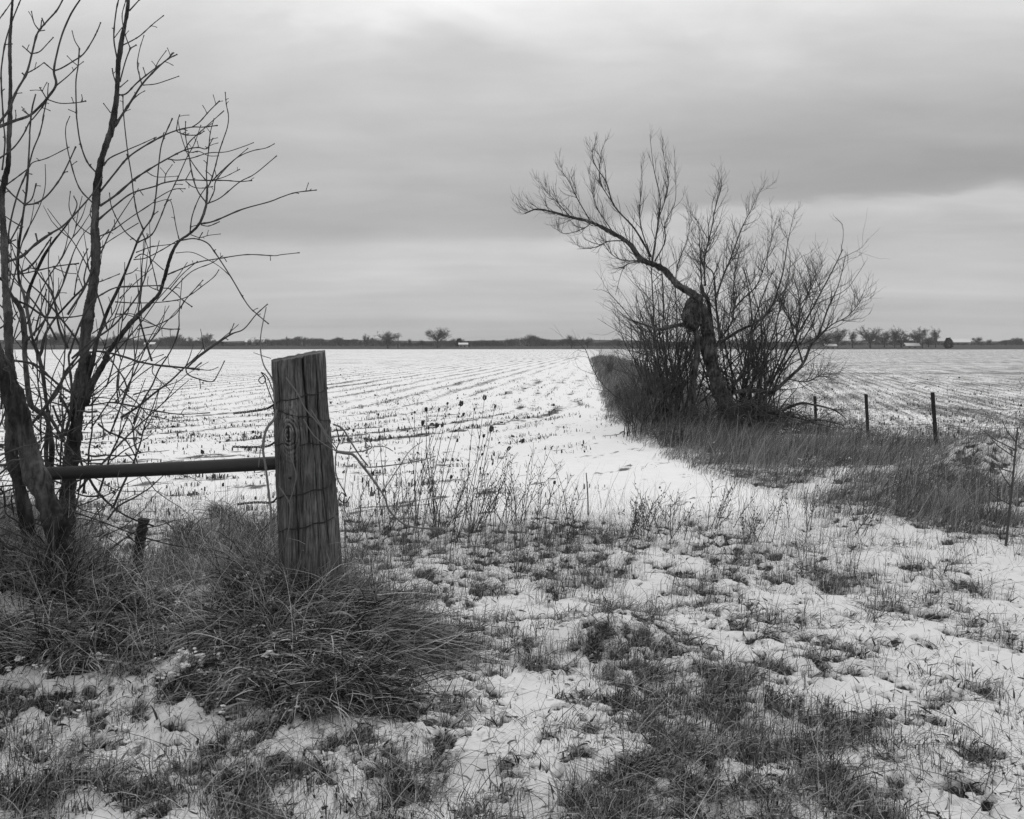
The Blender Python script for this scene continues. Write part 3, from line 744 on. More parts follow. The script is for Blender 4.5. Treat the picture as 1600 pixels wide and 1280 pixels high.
# tree, depth, [(tile, pts)...], w0, w1 (diameters in photo px)
TR = [
 # tree a: big leaning trunk at the picture's left side
 ('a', 4.75, [('D', [(620, 2150), (520, 1560), (400, 1240), (300, 1000), (235, 760), (150, 450), (60, 180), (-60, -60), (-200, -400)])], 40, 26),
 ('a', 4.95, [('D', [(330, 2150), (220, 1350), (110, 900), (90, 500), (100, 150)]), ('C', [(80, 1100), (75, 800), (50, 500), (40, 200), (30, 0)]), ('B', [(30, 1000), (15, 760), (40, 600), (75, 450), (80, 200)]), ('A', [(85, 1200), (95, 800), (90, 400), (105, 150), (118, -60)])], 26, 3.5),
 ('a', 4.8, [('C', [(-120, 420), (20, 450), (130, 620), (250, 680), (400, 780), (500, 795), (640, 790), (770, 770)])], 5, 2.2),
 ('a', 4.8, [('C', [(10, 300), (190, 240), (320, 130), (460, 30)]), ('B', [(570, 1010), (700, 880), (860, 690), (930, 560)])], 4.5, 2),
 ('a', 4.8, [('A', [(-60, 1165), (0, 1150), (130, 1100), (270, 1050), (370, 960), (440, 880), (510, 770), (490, 650), (515, 500), (570, 300), (650, 120), (740, -20)])], 5, 2.2),
 ('a', 4.8, [('A', [(510, 780), (620, 690), (710, 600), (760, 560)])], 2.2, 1.2),
 ('a', 4.8, [('A', [(490, 645), (560, 620), (660, 560), (760, 490), (840, 370), (890, 270), (915, 205)])], 2.4, 1.8),
 ('a', 4.8, [('A', [(490, 645), (400, 570)])], 1.8, 1.8), ('a', 4.8, [('A', [(240, 670), (330, 620), (400, 570)])], 1.8, 1.3),
 ('a', 4.8, [('A', [(430, 905), (550, 940), (690, 935), (780, 920)])], 2, 1.6), ('a', 4.8, [('A', [(430, 910), (395, 850), (360, 795)])], 2, 1.5), ('a', 4.8, [('A', [(432, 900), (435, 820), (440, 760)])], 2, 1.5),
 ('a', 4.8, [('A', [(275, 1050), (240, 1030), (203, 1000)])], 1.8, 1.4), ('a', 4.8, [('A', [(140, 1100), (145, 1050), (140, 1000)])], 1.6, 1.3),
 ('a', 4.9, [('A', [(-60, 1240), (0, 1110), (80, 1000), (150, 830), (240, 670), (290, 490), (330, 330), (370, 260), (440, 180), (520, 90), (580, -20)])], 4.2, 2.2),
 ('a', 4.9, [('A', [(287, 490), (360, 470), (430, 400), (485, 340)])], 2, 1.3), ('a', 4.9, [('A', [(285, 490), (245, 455), (205, 420)])], 2, 1.5), ('a', 4.9, [('A', [(360, 280), (310, 210), (285, 100)])], 1.8, 1.4),
 ('a', 4.9, [('A', [(360, 283), (410, 275)])], 1.8, 1.2), ('a', 4.9, [('A', [(150, 850), (200, 845)])], 1.6, 1.2),
 ('a', 5.0, [('B', [(20, 500), (45, 250), (30, 60)]), ('A', [(30, 1080), (10, 720), (20, 560), (50, 380), (95, 230)])], 2.4, 2.2),
 ('a', 5.0, [('A', [(110, 190), (150, 90), (195, -20)])], 2.2, 1.8), ('a', 5.0, [('A', [(-20, 190), (50, 100), (110, 10)])], 2, 1.6),
 ('a', 4.9, [('B', [(0, 390), (120, 300), (210, 180), (270, 60)]), ('A', [(300, 1080), (380, 980), (425, 915)])], 2.6, 1.8),
 ('a', 4.7, [('C', [(0, 890), (90, 830), (160, 740)])], 2.5, 1.6),
 # tree c: the cluster of thinner stems between
 ('c', 5.25, [('D', [(450, 2150), (440, 1300), (425, 990), (420, 800), (440, 550), (415, 350), (390, 150), (360, 0)]), ('C', [(340, 1100), (290, 970), (260, 800), (220, 600), (170, 430), (165, 200), (190, 0)]), ('B', [(190, 1050), (215, 870), (240, 700), (255, 500), (270, 200)]), ('A', [(270, 1200), (290, 1000), (325, 855)])], 8.5, 2.2),
 ('c', 5.3, [('D', [(500, 2150), (480, 1300), (465, 1000), (470, 780), (420, 530), (330, 470), (270, 380)]), ('C', [(225, 1130), (225, 1000), (200, 750), (130, 620)])], 8, 8),
 ('c', 5.2, [('C', [(230, 700), (260, 560), (300, 450), (390, 250), (480, 110), (560, 10)]), ('B', [(640, 950), (700, 820), (670, 735)])], 6.5, 1.6),
 ('c', 5.2, [('C', [(350, 1160), (380, 1090), (410, 950), (500, 800), (560, 730), (660, 620), (765, 510), (765, 430), (800, 280), (840, 200)])], 5, 1.8),
 ('c', 5.3, [('D', [(590, 700), (640, 500), (650, 250), (625, 0)]), ('C', [(640, 1100), (690, 950), (760, 780), (850, 640), (930, 580), (1060, 520), (1250, 510), (1480, 500)])], 4.4, 2.0),
 ('c', 5.3, [('D', [(580, 760), (500, 610), (430, 500)])], 6, 5), ('c', 5.3, [('D', [(600, 690), (530, 560), (480, 430)])], 4, 3),
 ('c', 5.2, [('D', [(340, 550), (420, 430), (520, 310)]), ('D', [(600, 120), (700, -10)]), ('C', [(760, 1060)])], 6, 3),
 ('c', 5.2, [('C', [(190, 375), (250, 350), (330, 270), (430, 120)]), ('B', [(470, 1110)])], 3, 2),
 ('c', 5.2, [('C', [(110, 400), (200, 395), (320, 370), (450, 340), (520, 325), (720, 300)])], 2.2, 2), ('c', 5.2, [('C', [(490, 340), (600, 385), (695, 395)])], 1.8, 1.2),
 ('c', 5.2, [('C', [(540, 730), (460, 570), (370, 380)])], 1.8, 1.3), ('c', 5.2, [('C', [(675, 590), (700, 430), (740, 290), (800, 165)])], 2, 1.5), ('c', 5.2, [('C', [(770, 500), (900, 470), (1090, 395)])], 1.8, 1.4),
 ('c', 5.2, [('C', [(450, 700), (540, 570), (600, 380), (660, 225)])], 1.7, 1.3), ('c', 5.2, [('C', [(440, 740), (445, 500), (440, 250), (465, 60)])], 1.9, 1.6), ('c', 5.2, [('C', [(440, 720), (485, 560), (450, 360)])], 1.7, 1.4),
 ('c', 5.2, [('B', [(225, 815), (330, 800), (430, 730), (540, 590), (610, 460), (690, 285)])], 3, 2), ('c', 5.2, [('B', [(225, 815), (290, 760), (330, 620)])], 2.2, 1.8), ('c', 5.2, [('B', [(225, 815), (100, 710), (0, 590), (-60, 520)])], 2.6, 2),
 ('c', 5.2, [('B', [(235, 720), (205, 680)])], 2, 1.6), ('c', 5.2, [('B', [(50, 640), (120, 590), (250, 490), (300, 430), (430, 390), (630, 290)])], 2.2, 1.2),
 ('c', 5.2, [('B', [(60, 1250), (90, 1000), (160, 720), (250, 500), (300, 320), (360, 170), (400, 0)]), ('A', [(385, 1100), (420, 930)])], 3, 1.8),
 ('c', 5.2, [('B', [(80, 1170), (190, 960), (215, 850)])], 2.5, 1.5), ('c', 5.2, [('B', [(210, 1020), (90, 950), (0, 880)])], 2.2, 1.4),
 ('c', 5.1, [('C', [(310, 960), (350, 800), (390, 660), (425, 535)])], 2.4, 1.6), ('c', 5.1, [('C', [(320, 1000), (390, 860), (440, 740)])], 3, 2), ('c', 5.1, [('C', [(280, 880), (310, 790)])], 1.8, 1.4),
 ('c', 5.1, [('C', [(400, 1270), (415, 1050), (435, 800)])], 2.5, 1.5),
 # tree b: the straight tall stem with the long limbs to the right
 ('b', 5.45, [('D', [(600, 2150), (605, 1560), (612, 1280), (640, 1000), (665, 800), (705, 500), (725, 250), (775, 0)]), ('C', [(765, 1100), (800, 800), (840, 550), (870, 300), (865, 0)]), ('B', [(860, 1050), (880, 700), (900, 520), (930, 380), (990, 200)]), ('A', [(1010, 1200), (1060, 900), (1075, 600), (1110, 350), (1155, 120), (1168, -60)])], 33, 5),
 ('b', 5.4, [('D', [(780, 420), (830, 250), (900, 120), (970, 0)]), ('C', [(960, 1150), (1090, 970), (1200, 830), (1380, 650), (1450, 570), (1490, 450)]), ('F', [(450, 780), (500, 600), (570, 460), (690, 370), (770, 280), (820, 150)]), ('E', [(830, 1080), (838, 950)])], 11, 3),
 ('b', 5.55, [('D', [(760, 330), (830, 80)]), ('C', [(870, 1050), (900, 950), (980, 730), (1090, 500), (1180, 280), (1250, 100)]), ('F', [(210, 430), (260, 340)])], 8, 2.8),
 ('b', 5.5, [('F', [(260, 340), (340, 220), (370, 30)]), ('E', [(400, 700), (430, 530), (520, 320)])], 2.4, 1.8), ('b', 5.5, [('F', [(205, 460), (330, 390), (400, 260), (480, 60)]), ('E', [(570, 860), (650, 680), (720, 550), (780, 380)])], 2.4, 1.2),
 ('b', 5.5, [('F', [(255, 340), (200, 200), (165, 0)]), ('E', [(150, 850), (110, 600), (75, 270), (70, 100)])], 2.2, 1.5), ('b', 5.5, [('F', [(200, 455), (90, 360), (0, 220)]), ('B', [(1050, 920), (1010, 820), (995, 705)])], 2, 1.4),
 ('b', 5.4, [('B', [(915, 690), (1050, 520), (1160, 390), (1300, 290), (1480, 190)]), ('E', [(560, 430), (700, 400), (800, 400), (930, 385)])], 3.2, 1.7),
 ('b', 5.4, [('E', [(700, 400), (770, 350), (850, 260), (950, 160)])], 1.8, 1.4), ('b', 5.4, [('E', [(560, 440), (640, 470), (750, 470), (810, 435)])], 2, 1.6), ('b', 5.4, [('E', [(555, 435), (570, 340), (587, 285)])], 1.7, 1.3),
 ('b', 5.4, [('B', [(910, 825), (1050, 730), (1200, 600), (1330, 510)]), ('E', [(470, 690), (630, 610), (750, 585), (830, 595), (890, 500)])], 3.6, 1.5),
 ('b', 5.4, [('E', [(630, 610), (680, 530), (800, 420), (990, 250)])], 2, 1.3), ('b', 5.4, [('E', [(480, 690), (570, 700), (700, 680), (850, 635), (1010, 625), (1170, 575), (1260, 540)])], 2, 1.3), ('b', 5.4, [('E', [(630, 615), (700, 630), (760, 620), (850, 660), (945, 662)])], 1.7, 1.2),
 ('b', 5.4, [('E', [(280, 800), (340, 840), (410, 855), (580, 845)])], 1.5, 1.1), ('b', 5.4, [('E', [(760, 590), (745, 525)])], 1.4, 1.1),
 ('b', 5.35, [('B', [(890, 955), (1050, 820), (1200, 710), (1400, 650)]), ('E', [(450, 905), (630, 880), (830, 885), (1000, 885), (1140, 895), (1245, 885)])], 3.0, 1.5),
 ('b', 5.35, [('E', [(450, 910), (460, 830), (520, 740)])], 1.5, 1.1), ('b', 5.35, [('E', [(640, 890), (700, 940), (780, 955), (890, 940)])], 1.5, 1.2), ('b', 5.35, [('E', [(640, 880), (690, 790)])], 1.7, 1.2), ('b', 5.35, [('E', [(230, 985), (255, 1020)])], 1.5, 1.2),
 ('b', 5.35, [('B', [(895, 1105), (1020, 1050), (1190, 930), (1400, 790)]), ('E', [(360, 1060), (520, 970), (640, 960)])], 1.9, 1.3), ('b', 5.35, [('B', [(890, 1230), (1000, 1140), (1260, 980)])], 1.5, 1.1), ('b', 5.4, [('B', [(890, 1160), (930, 1110), (990, 1040)])], 1.6, 1.3),
 ('b', 5.4, [('B', [(845, 1100), (700, 990), (630, 850), (640, 690)])], 1.7, 1.2), ('b', 5.4, [('B', [(840, 960), (820, 880), (860, 740)])], 1.7, 1.3), ('b', 5.4, [('B', [(940, 460), (1000, 390), (1150, 320), (1290, 260), (1410, 205)])], 2.6, 1.2),
 ('b', 5.4, [('B', [(885, 535), (790, 420), (730, 250), (700, 50)]), ('A', [(695, 1020), (690, 750), (710, 600), (722, 440)])], 2.4, 1.9), ('b', 5.4, [('A', [(725, 445), (680, 370), (655, 280)])], 1.8, 1.3), ('b', 5.4, [('A', [(690, 1025), (620, 995)])], 1.5, 1.2), ('b', 5.4, [('A', [(710, 600), (660, 560), (610, 508)])], 1.5, 1.2),
 ('b', 5.4, [('B', [(850, 805), (720, 660), (640, 420), (600, 220), (600, 100), (635, 10)])], 2.2, 1.4), 
 ('b', 5.4, [('A', [(1072, 570), (1035, 350), (1055, 110), (1085, -30)])], 2.6, 2), ('b', 5.4, [('A', [(1090, 745), (1140, 560), (1185, 440)])], 2.2, 1.9), ('b', 5.4, [('A', [(1185, 440), (1240, 410)])], 2, 1.6), ('b', 5.4, [('A', [(1185, 440), (1140, 320), (1110, 150), (1145, 0)])], 1.7, 1.3),
 ('b', 5.4, [('A', [(1115, 412), (1200, 370), (1280, 320), (1390, 220), (1490, 140)])], 2, 1.3), ('b', 5.4, [('A', [(1175, 100), (1275, -10)])], 2.2, 1.7), ('b', 5.4, [('A', [(1040, 345), (1110, 250)])], 1.3, 1.1),
 ('b', 5.4, [('A', [(1085, 865), (1150, 850), (1250, 750), (1400, 630)]), ('P', [(260, 94), (272, 82)])], 2.6, 1.5), ('b', 5.4, [('A', [(1040, 1150), (1180, 940), (1290, 770), (1400, 650)]), ('P', [(260, 94), (277, 85)])], 4.4, 1.7),
 ('b', 5.4, [('A', [(1290, 770), (1250, 600), (1270, 450), (1310, 320)])], 1.8, 1.2), ('b', 5.4, [('A', [(1300, 775), (1410, 765)]), ('P', [(260, 126), (280, 119)])], 1.8, 1.3), ('b', 5.4, [('A', [(1400, 650), (1440, 560)]), ('P', [(260, 79)])], 1.6, 1.1),
 ('b', 5.4, [('A', [(1055, 760), (1030, 680), (1020, 620)])], 1.8, 1.6), ('b', 5.4, [('A', [(1090, 795), (1165, 730)])], 1.8, 1.4), ('b', 5.4, [('A', [(1005, 1025), (940, 940)])], 1.5, 1.3), ('b', 5.4, [('A', [(1195, 920), (1260, 860), (1320, 825)])], 1.6, 1.1),
 ('b', 5.4, [('E', [(830, 1090), (750, 980), (700, 830), (670, 650), (640, 480), (640, 345)])], 2.2, 1.4), ('b', 5.4, [('E', [(838, 960), (830, 800), (850, 600), (865, 450), (900, 320)])], 2.2, 1.2),
 ('b', 5.4, [('E', [(850, 1090), (900, 980), (920, 880), (1060, 720), (1210, 590)])], 2, 1.2), ('b', 5.4, [('E', [(838, 955), (870, 890), (910, 760), (940, 640), (980, 520), (1020, 400), (1030, 300), (1010, 190), (1000, 80)])], 2.2, 1.3),
 ('b', 5.4, [('E', [(880, 890), (1000, 770), (1120, 670), (1250, 615), (1370, 590), (1450, 550)])], 1.9, 1.3), ('b', 5.4, [('E', [(840, 1095), (960, 1040), (1130, 900), (1270, 825), (1470, 660)])], 2, 1.3), ('b', 5.4, [('E', [(830, 890), (740, 780), (660, 650), (600, 480), (570, 340)])], 1.8, 1.2), ('b', 5.4, [('E', [(900, 880), (1000, 850), (1135, 782)])], 1.5, 1.1),
 ('b', 5.3, [('F', [(775, 290), (900, 265), (1150, 160), (1400, 90)]), ('P', [(440, 308), (462, 301), (495, 297)])], 2.8, 1.5), ('b', 5.3, [('F', [(780, 300), (850, 310), (950, 270)])], 1.8, 1.5), ('b', 5.4, [('F', [(680, 370), (700, 220), (760, 60)]), ('E', [(830, 940)])], 2, 1.4),
 ('b', 5.4, [('F', [(580, 430), (550, 300), (520, 130), (480, 70), (350, 100)])], 1.5, 1.1), ('b', 5.2, [('F', [(600, 440), (720, 425), (830, 460), (900, 540), (1050, 770), (1200, 1020), (1300, 1120), (1395, 1200)])], 2.4, 1.6), ('b', 5.2, [('F', [(550, 555), (700, 550), (850, 620), (950, 680), (1040, 760)])], 1.4, 1.2),
 ('b', 5.4, [('F', [(690, 390), (770, 415), (850, 395), (960, 382)])], 1.5, 1.1), ('b', 5.3, [('F', [(480, 750), (600, 700), (750, 640), (950, 605), (1200, 570), (1440, 580)]), ('P', [(440, 398), (468, 395)])], 2.2, 1.4),
 ('b', 5.3, [('F', [(430, 990), (640, 770), (740, 700), (870, 650), (980, 580)])], 1.8, 1.2), ('b', 5.3, [('F', [(500, 880), (600, 760), (700, 670), (750, 630)])], 1.6, 1.2), ('b', 5.4, [('F', [(0, 1000), (200, 1010), (440, 1000), (640, 960), (800, 850), (900, 770), (945, 705)])], 2, 1.3),
 ('b', 5.3, [('F', [(200, 1250), (380, 1210), (540, 1120), (640, 980), (720, 890), (800, 800)])], 2, 1.4), ('b', 5.3, [('F', [(0, 1110), (120, 1120), (330, 1200), (440, 1240), (590, 1250)])], 1.8, 1.3), ('b', 5.4, [('F', [(440, 875), (490, 880), (560, 930), (610, 980), (700, 1045)])], 1.9, 1.4),
 ('b', 5.4, [('F', [(0, 870), (60, 860), (200, 855), (420, 850)])], 1.8, 1.5), ('b', 5.4, [('F', [(190, 550), (330, 500), (480, 480), (545, 468)])], 1.8, 1.2), ('b', 5.4, [('F', [(170, 615), (280, 600), (420, 530), (570, 440)])], 2, 1.4), ('b', 5.4, [('F', [(100, 750), (160, 730), (205, 690)])], 1.8, 1.2),
 ('b', 5.4, [('F', [(180, 600), (240, 565), (300, 590), (440, 710)])], 1.7, 1.4), ('b', 5.4, [('F', [(390, 900), (350, 720), (300, 520), (250, 380)])], 1.6, 1.2), ('b', 5.4, [('F', [(40, 970), (180, 830), (340, 690)])], 1.7, 1.1), ('b', 5.4, [('F', [(400, 900), (300, 850), (300, 770)])], 1.5, 1.1),
 ('b', 5.3, [('C', [(820, 1110), (900, 1100), (1060, 1130), (1250, 1190)]), ('Z', [(640, 560), (740, 580), (890, 595), (950, 602)])], 3.6, 3.0), ('b', 5.2, [('Z', [(890, 595), (950, 540), (1090, 440), (1160, 410), (1220, 340), (1275, 290)])], 2.8, 1.6), ('b', 5.2, [('Z', [(885, 600), (895, 625), (940, 645), (1010, 660), (1040, 620), (1070, 560)])], 2.0, 1.5),
 ('b', 5.25, [('Z', [(730, 585), (725, 610), (740, 635), (810, 700)])], 1.6, 1.2), ('b', 5.25, [('Z', [(1090, 440), (1100, 420), (1115, 382)])], 1.6, 1.2), ('b', 5.25, [('Z', [(940, 600), (1000, 605), (1040, 590)])], 1.5, 1.1), ('b', 5.25, [('Z', [(850, 605), (870, 607), (810, 585), (800, 540)])], 1.4, 1.0),
 ('b', 5.35, [('Z', [(405, 775), (480, 765), (550, 760), (720, 795), (860, 815), (1000, 808)])], 2.7, 1.5), ('b', 5.3, [('Z', [(550, 750), (620, 800), (700, 855), (775, 890)])], 1.6, 1.1), ('b', 5.4, [('Z', [(410, 745), (480, 700), (600, 590), (680, 520)])], 2, 1.2), ('b', 5.4, [('Z', [(430, 720), (520, 640), (600, 590), (780, 530)])], 1.8, 1.1), ('b', 5.4, [('Z', [(555, 750), (640, 650), (790, 540)])], 1.7, 1.3),
 ('b', 5.4, [('Z', [(405, 935), (480, 925), (545, 890)])], 1.7, 1.1), ('b', 5.4, [('Z', [(400, 890), (420, 860), (450, 825)])], 2.0, 1.5), ('b', 5.4, [('Z', [(400, 755), (460, 735), (545, 745), (555, 752)])], 1.7, 1.4), ('b', 5.45, [('Z', [(440, 430), (560, 350), (640, 340), (770, 405), (855, 408)])], 1.8, 1.2), ('b', 5.45, [('Z', [(500, 500), (640, 450), (745, 430)])], 1.7, 1.2),
 ('b', 5.3, [('D', [(-60, 40), (60, 20), (300, 50), (440, 160), (560, 260), (680, 330), (770, 360)])], 3.6, 4.2),
 ('b', 4.6, [('D', [(540, 340), (590, 420), (640, 530), (700, 720), (740, 950), (810, 1090), (900, 1230)]), ('P', [(180, 795), (205, 810), (240, 822)])], 5, 2.5),
]
def left_trees():
    info = {'a': ('leaning rough barked tree at the edge of the grassy mound, thickest trunk', (-2.55, 4.75)),
            'b': ('bare ash tree behind the steel pipe with long limbs reaching over the snowy field', (-2.27, 5.45)),
            'c': ('cluster of thin bare stems between the leaning trunk and the tall ash', (-2.4, 5.25))}
    bases = {}
    for k, (lb, (x, y)) in info.items():
        bases[k] = empty('bare_tree', (x, y, float(hgt(x, y))), lb, 'tree', 'bare trees on the grassy mound')
    twigs = {k: MB() for k in info}
    placed = {k: [] for k in info}
    first = {}
    rr = random.Random(3)
    for (k, dep, segs, w0, w1) in TR:
        pp = []
        for (tile, pts) in segs: pp += tp(tile, pts)
        pp = np.array(pp)
        sp = spline(np.hstack([pp, np.zeros((len(pp), 1))]), 6)[:, :2]
        d0 = dep
        if placed[k]:
            A = np.vstack(placed[k]); q = np.hypot(A[:, 0] - sp[0, 0], A[:, 1] - sp[0, 1]); i = q.argmin()
            if q[i] < 14: d0 = A[i, 2]
        ln = np.concatenate([[0], np.cumsum(np.hypot(*np.diff(sp, axis=0).T))])
        slope = rr.uniform(-0.45, 0.45) if w0 < 9 else rr.uniform(-0.06, 0.06)
        Y = d0 + slope * ln / F * d0 + 0.03 * np.sin(ln / 40 + rr.random() * 6) * (w0 < 9) * np.minimum(1, ln / 30)
        Y = np.clip(Y, 4.3, 6.4)
        P = np.array([at(x, y, Yy) for (x, y), Yy in zip(sp, Y)])
        t = ln / ln[-1]
        R = (w0 + (w1 - w0) * t ** (0.6 if w0 > 9 else 0.85)) * 0.5 / F * Y
        n = len(P)
        if w0 < 5:    # knuckles and blunt buds
            kn = np.array([1.35 if rr.random() < 0.16 else rr.uniform(.92, 1.08) for _ in range(n)]); R = R * kn
            R[-1] *= 1.5; R[0] *= 1.25
            for i in range(2, n - 1):
                if kn[i] == 1.35 and rr.random() < .45:
                    dv = P[i + 1] - P[i]; dv = dv / np.linalg.norm(dv); o = np.array([rr.gauss(0, 1), rr.gauss(0, .8), rr.gauss(.3, .8)]); o -= dv * o.dot(dv); o /= np.linalg.norm(o)
                    L_ = rr.uniform(.012, .05); q = P[i] + (o + dv * .5) * L_
                    twigs[k].tube([P[i], (P[i] + q) / 2 + [0, 0, .002], q], [R[i] * .6, R[i] * .5, R[i] * .65], 5, .5)
        else:
            R = R * (1 + 0.10 * np.sin(ln / 17.0 + rr.random() * 6) + np.array([rr.uniform(-.05, .07) for _ in range(n)]))
        placed[k].append(np.column_stack([sp, Y]))
        if w0 >= 4.9:
            mb = MB()
            if w0 > 9:
                P = spline(P, 8); R = np.interp(np.linspace(0, 1, len(P)), np.linspace(0, 1, n), R); mb.tube(P, R, 44, rr.uniform(.4, .6), rough=.26, rseed=len(placed[k]))
            else: mb.tube(P, R, 12, rr.uniform(.4, .6), rough=.12, rseed=len(placed[k]))
            nm = 'trunk' if k not in first else 'limb'; first[k] = 1
            mb.build(nm, M_bark, bases[k])
        else:
            twigs[k].tube(P, R, 6, rr.uniform(.35, .65))
    # tangled thin shoots near the bases
    for k, (cx, cy, n) in {'a': (-2.55, 4.6, 90), 'c': (-2.35, 5.2, 80)}.items():
        for _ in range(n):
            p = np.array([cx + rr.gauss(0, .2), cy + rr.gauss(0, .15), rr.uniform(0.3, 1.3)])
            d = np.array([rr.gauss(0, 1), rr.gauss(0, .6), rr.gauss(0.3, .7)]); d /= np.linalg.norm(d)
            pts = [p]; 
            for _ in range(7):
                d = d + np.array([rr.gauss(0, .25), rr.gauss(0, .25), rr.gauss(0.02, .22)]); d /= np.linalg.norm(d)
                p = p + d * rr.uniform(.04, .09); pts.append(p)
            twigs[k].tube(spline(pts, 3), np.linspace(rr.uniform(.003, .006), .0014, 22), 5, rr.uniform(.3, .9))
    # long thin shoots rising through the stems
    for k, X0, X1, n in (('c', -2.75, -2.15, 22), ('a', -3.0, -2.6, 10), ('b', -2.3, -2.0, 6)):
        for _ in range(n):
            p = np.array([rr.uniform(X0, X1), rr.uniform(5.0, 5.9), rr.uniform(.5, 1.7)]); d = np.array([rr.gauss(.15, .45), rr.gauss(0, .3), 1.0]); d /= np.linalg.norm(d); pts = [p]
            for _ in range(8):
                d = d + np.array([rr.gauss(0, .14), rr.gauss(0, .1), .04]); d /= np.linalg.norm(d); p = p + d * rr.uniform(.07, .13); pts.append(p)
            P = spline(pts, 3); twigs[k].tube(P, np.linspace(rr.uniform(.004, .0075), .002, len(P)), 5, rr.uniform(.3, .7))
            for _ in range(rr.randint(1, 3)):
                i = rr.randint(5, len(P) - 4); dv = P[i + 1] - P[i]; dv /= np.linalg.norm(dv); o = np.array([rr.gauss(0, 1), rr.gauss(0, .6), .5]); q, qr = grow(rr, P[i], dv + o * .6, rr.uniform(.1, .3), .003, .12, .1, 5); twigs[k].tube(q, qr * 1.2, 5, .5)
    for k in twigs: twigs[k].build('twigs', M_twig, bases[k])
left_trees()

# ---------------------------------------------------------------- wooden post, wires, vines, pipe, stake
PB = at(490, 940, 4.8); PTOP = at(465, 557, 4.8)
PZ0, PZ1 = PB[2] - 0.25, PTOP[2]
def post_c(z):
    t = (z - PB[2]) / (PTOP[2] - PB[2]); return PB[0] + (PTOP[0] - PB[0]) * t, 4.8 + 0.01 * t
def post_r(z):
    t = (z - PB[2]) / (PTOP[2] - PB[2])
    return (97 + (81 - 97) * np.clip(t, -.2, 1)) / 2 / F * 4.8 * (1 + 0.012 * np.sin(z * 9))
def wood_post():
    root = empty('wooden_post', (PB[0], 4.8, PB[2]), 'thick weathered wooden gatepost with a large knot, wrapped in rusty wire', 'post')
    na, nz = 420, 560
    an = np.linspace(-1.5 * np.pi, 0.5 * np.pi, na, endpoint=False); z = np.linspace(PZ0, PZ1, nz)
    A, Z = np.meshgrid(an, z)      # angle 0 = +X, -pi/2 = towards camera
    arc = A * 0.135
    kz, ka = at(452, 675, 4.8)[2], -np.pi / 2 - 0.28
    da = ((A - ka + np.pi) % (2 * np.pi) - np.pi) * 0.135; dzz = Z - kz
    q = np.hypot(da / 0.050, dzz / 0.085)
    # grain lines bend round the knot
    warp = da * 0.55 * np.exp(-(q / 1.3) ** 2) 
    ga = arc + 0.012 * np.sin(Z * 4 + 1) + 0.010 * fbm(arc / 0.05, Z * 4, 1.0, 2, 77) - warp
    def per(u, v, sc, oc, sd): return fbm(u / sc, v, 1.0, oc, sd)
    g1 = per(ga, Z * 2.2, 0.010, 3, 201); g2 = per(ga, Z * 1.6, 0.035, 3, 217); g3 = per(ga, Z * 9.0, 0.004, 2, 231)
    cracks = np.zeros_like(A)
    for (ca, w, za, zb, dep) in ((-1.22, .010, 1.0, 1.6, .020), (-2.25, .008, .9, 1.6, .014), (-1.75, .005, .3, 1.2, .010), (-1.05, .005, .2, 1.0, .009), (-2.6, .006, .3, 1.0, .012), (-.7, .007, .5, 1.6, .012), (-1.5, .004, .8, 1.6, .008), (-2.0, .004, .2, .8, .008)):
        cw = (((A - ca - 0.05 * np.sin(Z * 5 + ca * 9) + np.pi) % (2 * np.pi)) - np.pi) * 0.135 - warp * 0.9
        cracks = np.maximum(cracks, dep * np.exp(-((cw + .005 * fbm(arc * 0 + ca * 7, Z * 9, 1.0, 3, 5)) / (w * .55)) ** 2) * sst(za - .05, za + .1, Z) * sst(zb + .05, zb - .1, Z))
    lines = np.clip(-g1, 0, 1)
    knot = 0.020 * np.exp(-(q / 1.0) ** 2) - 0.007 * np.exp(-((q - 0.6) / 0.12) ** 2) * np.clip(0.5 + 1.6 * fbm(A * 6, Z * 14, 1.0, 2, 401), 0, 1) - 0.006 * np.exp(-((q - 1.0) / .10) ** 2) * np.clip(0.5 + 1.6 * fbm(A * 6, Z * 14, 1.0, 2, 402), 0, 1)
    kc = 0.022 * np.exp(-(da / 0.005) ** 2) * sst(.055, .02, np.abs(dzz)) 
    kr = 0.0022 * np.sin(q * 26 + 3 * fbm(A * 8, Z * 20, 1.0, 2, 403)) * np.exp(-(q / 1.3) ** 2)
    disp = -0.009 * lines ** 1.1 + 0.009 * g2 + 0.003 * g3 - cracks * .7 + knot - kc + kr
    R = np.vectorize(post_r)(Z[:, :1]) * np.ones_like(A) * (1 + 0.02 * np.cos(2 * A + 1)) + disp
    cx = post_c(Z)[0]; cy = post_c(Z)[1]
    slant = np.clip((Z - (PZ1 - 0.25)) / 0.25, 0, 1)
    Zs = Z + slant ** 2 * (0.022 * np.cos(A) + 0.012 * np.sin(A) + 0.006 * g2 - cracks * .3)
    V = np.stack([cx + R * np.cos(A), cy + R * np.sin(A), Zs], -1)
    rows = [V.reshape(-1, 3)]
    # end grain: shrinking rings
    top = V[-1]; c = top.mean(0)
    cap = []
    for s, dzv in ((.97, .003), (.85, .004), (.6, .002), (.3, .003), (.02, .0)):
        r_ = c + (top - c) * s; r_[:, 2] += dzv + 0.004 * fbm(r_[:, 0], r_[:, 1], 0.02, 2, 3); cap.append(r_)
    V = np.vstack(rows + cap); nrow = nz + len(cap)
    i = np.arange(nrow - 1)[:, None] * na; j = np.arange(na)[None, :]; j2 = (j + 1) % na
    Q = np.stack([i + j, i + j2, i + na + j2, i + na + j], -1).reshape(-1, 4)
    wear = np.concatenate([(disp + 0.5 * kr).ravel(), np.zeros(na * len(cap))])
    wear = np.concatenate([(disp - 0.009 * g2 - 0.020 * np.exp(-(q / 1.0) ** 2) + 2.5 * kr).ravel(), np.zeros(na * len(cap))])
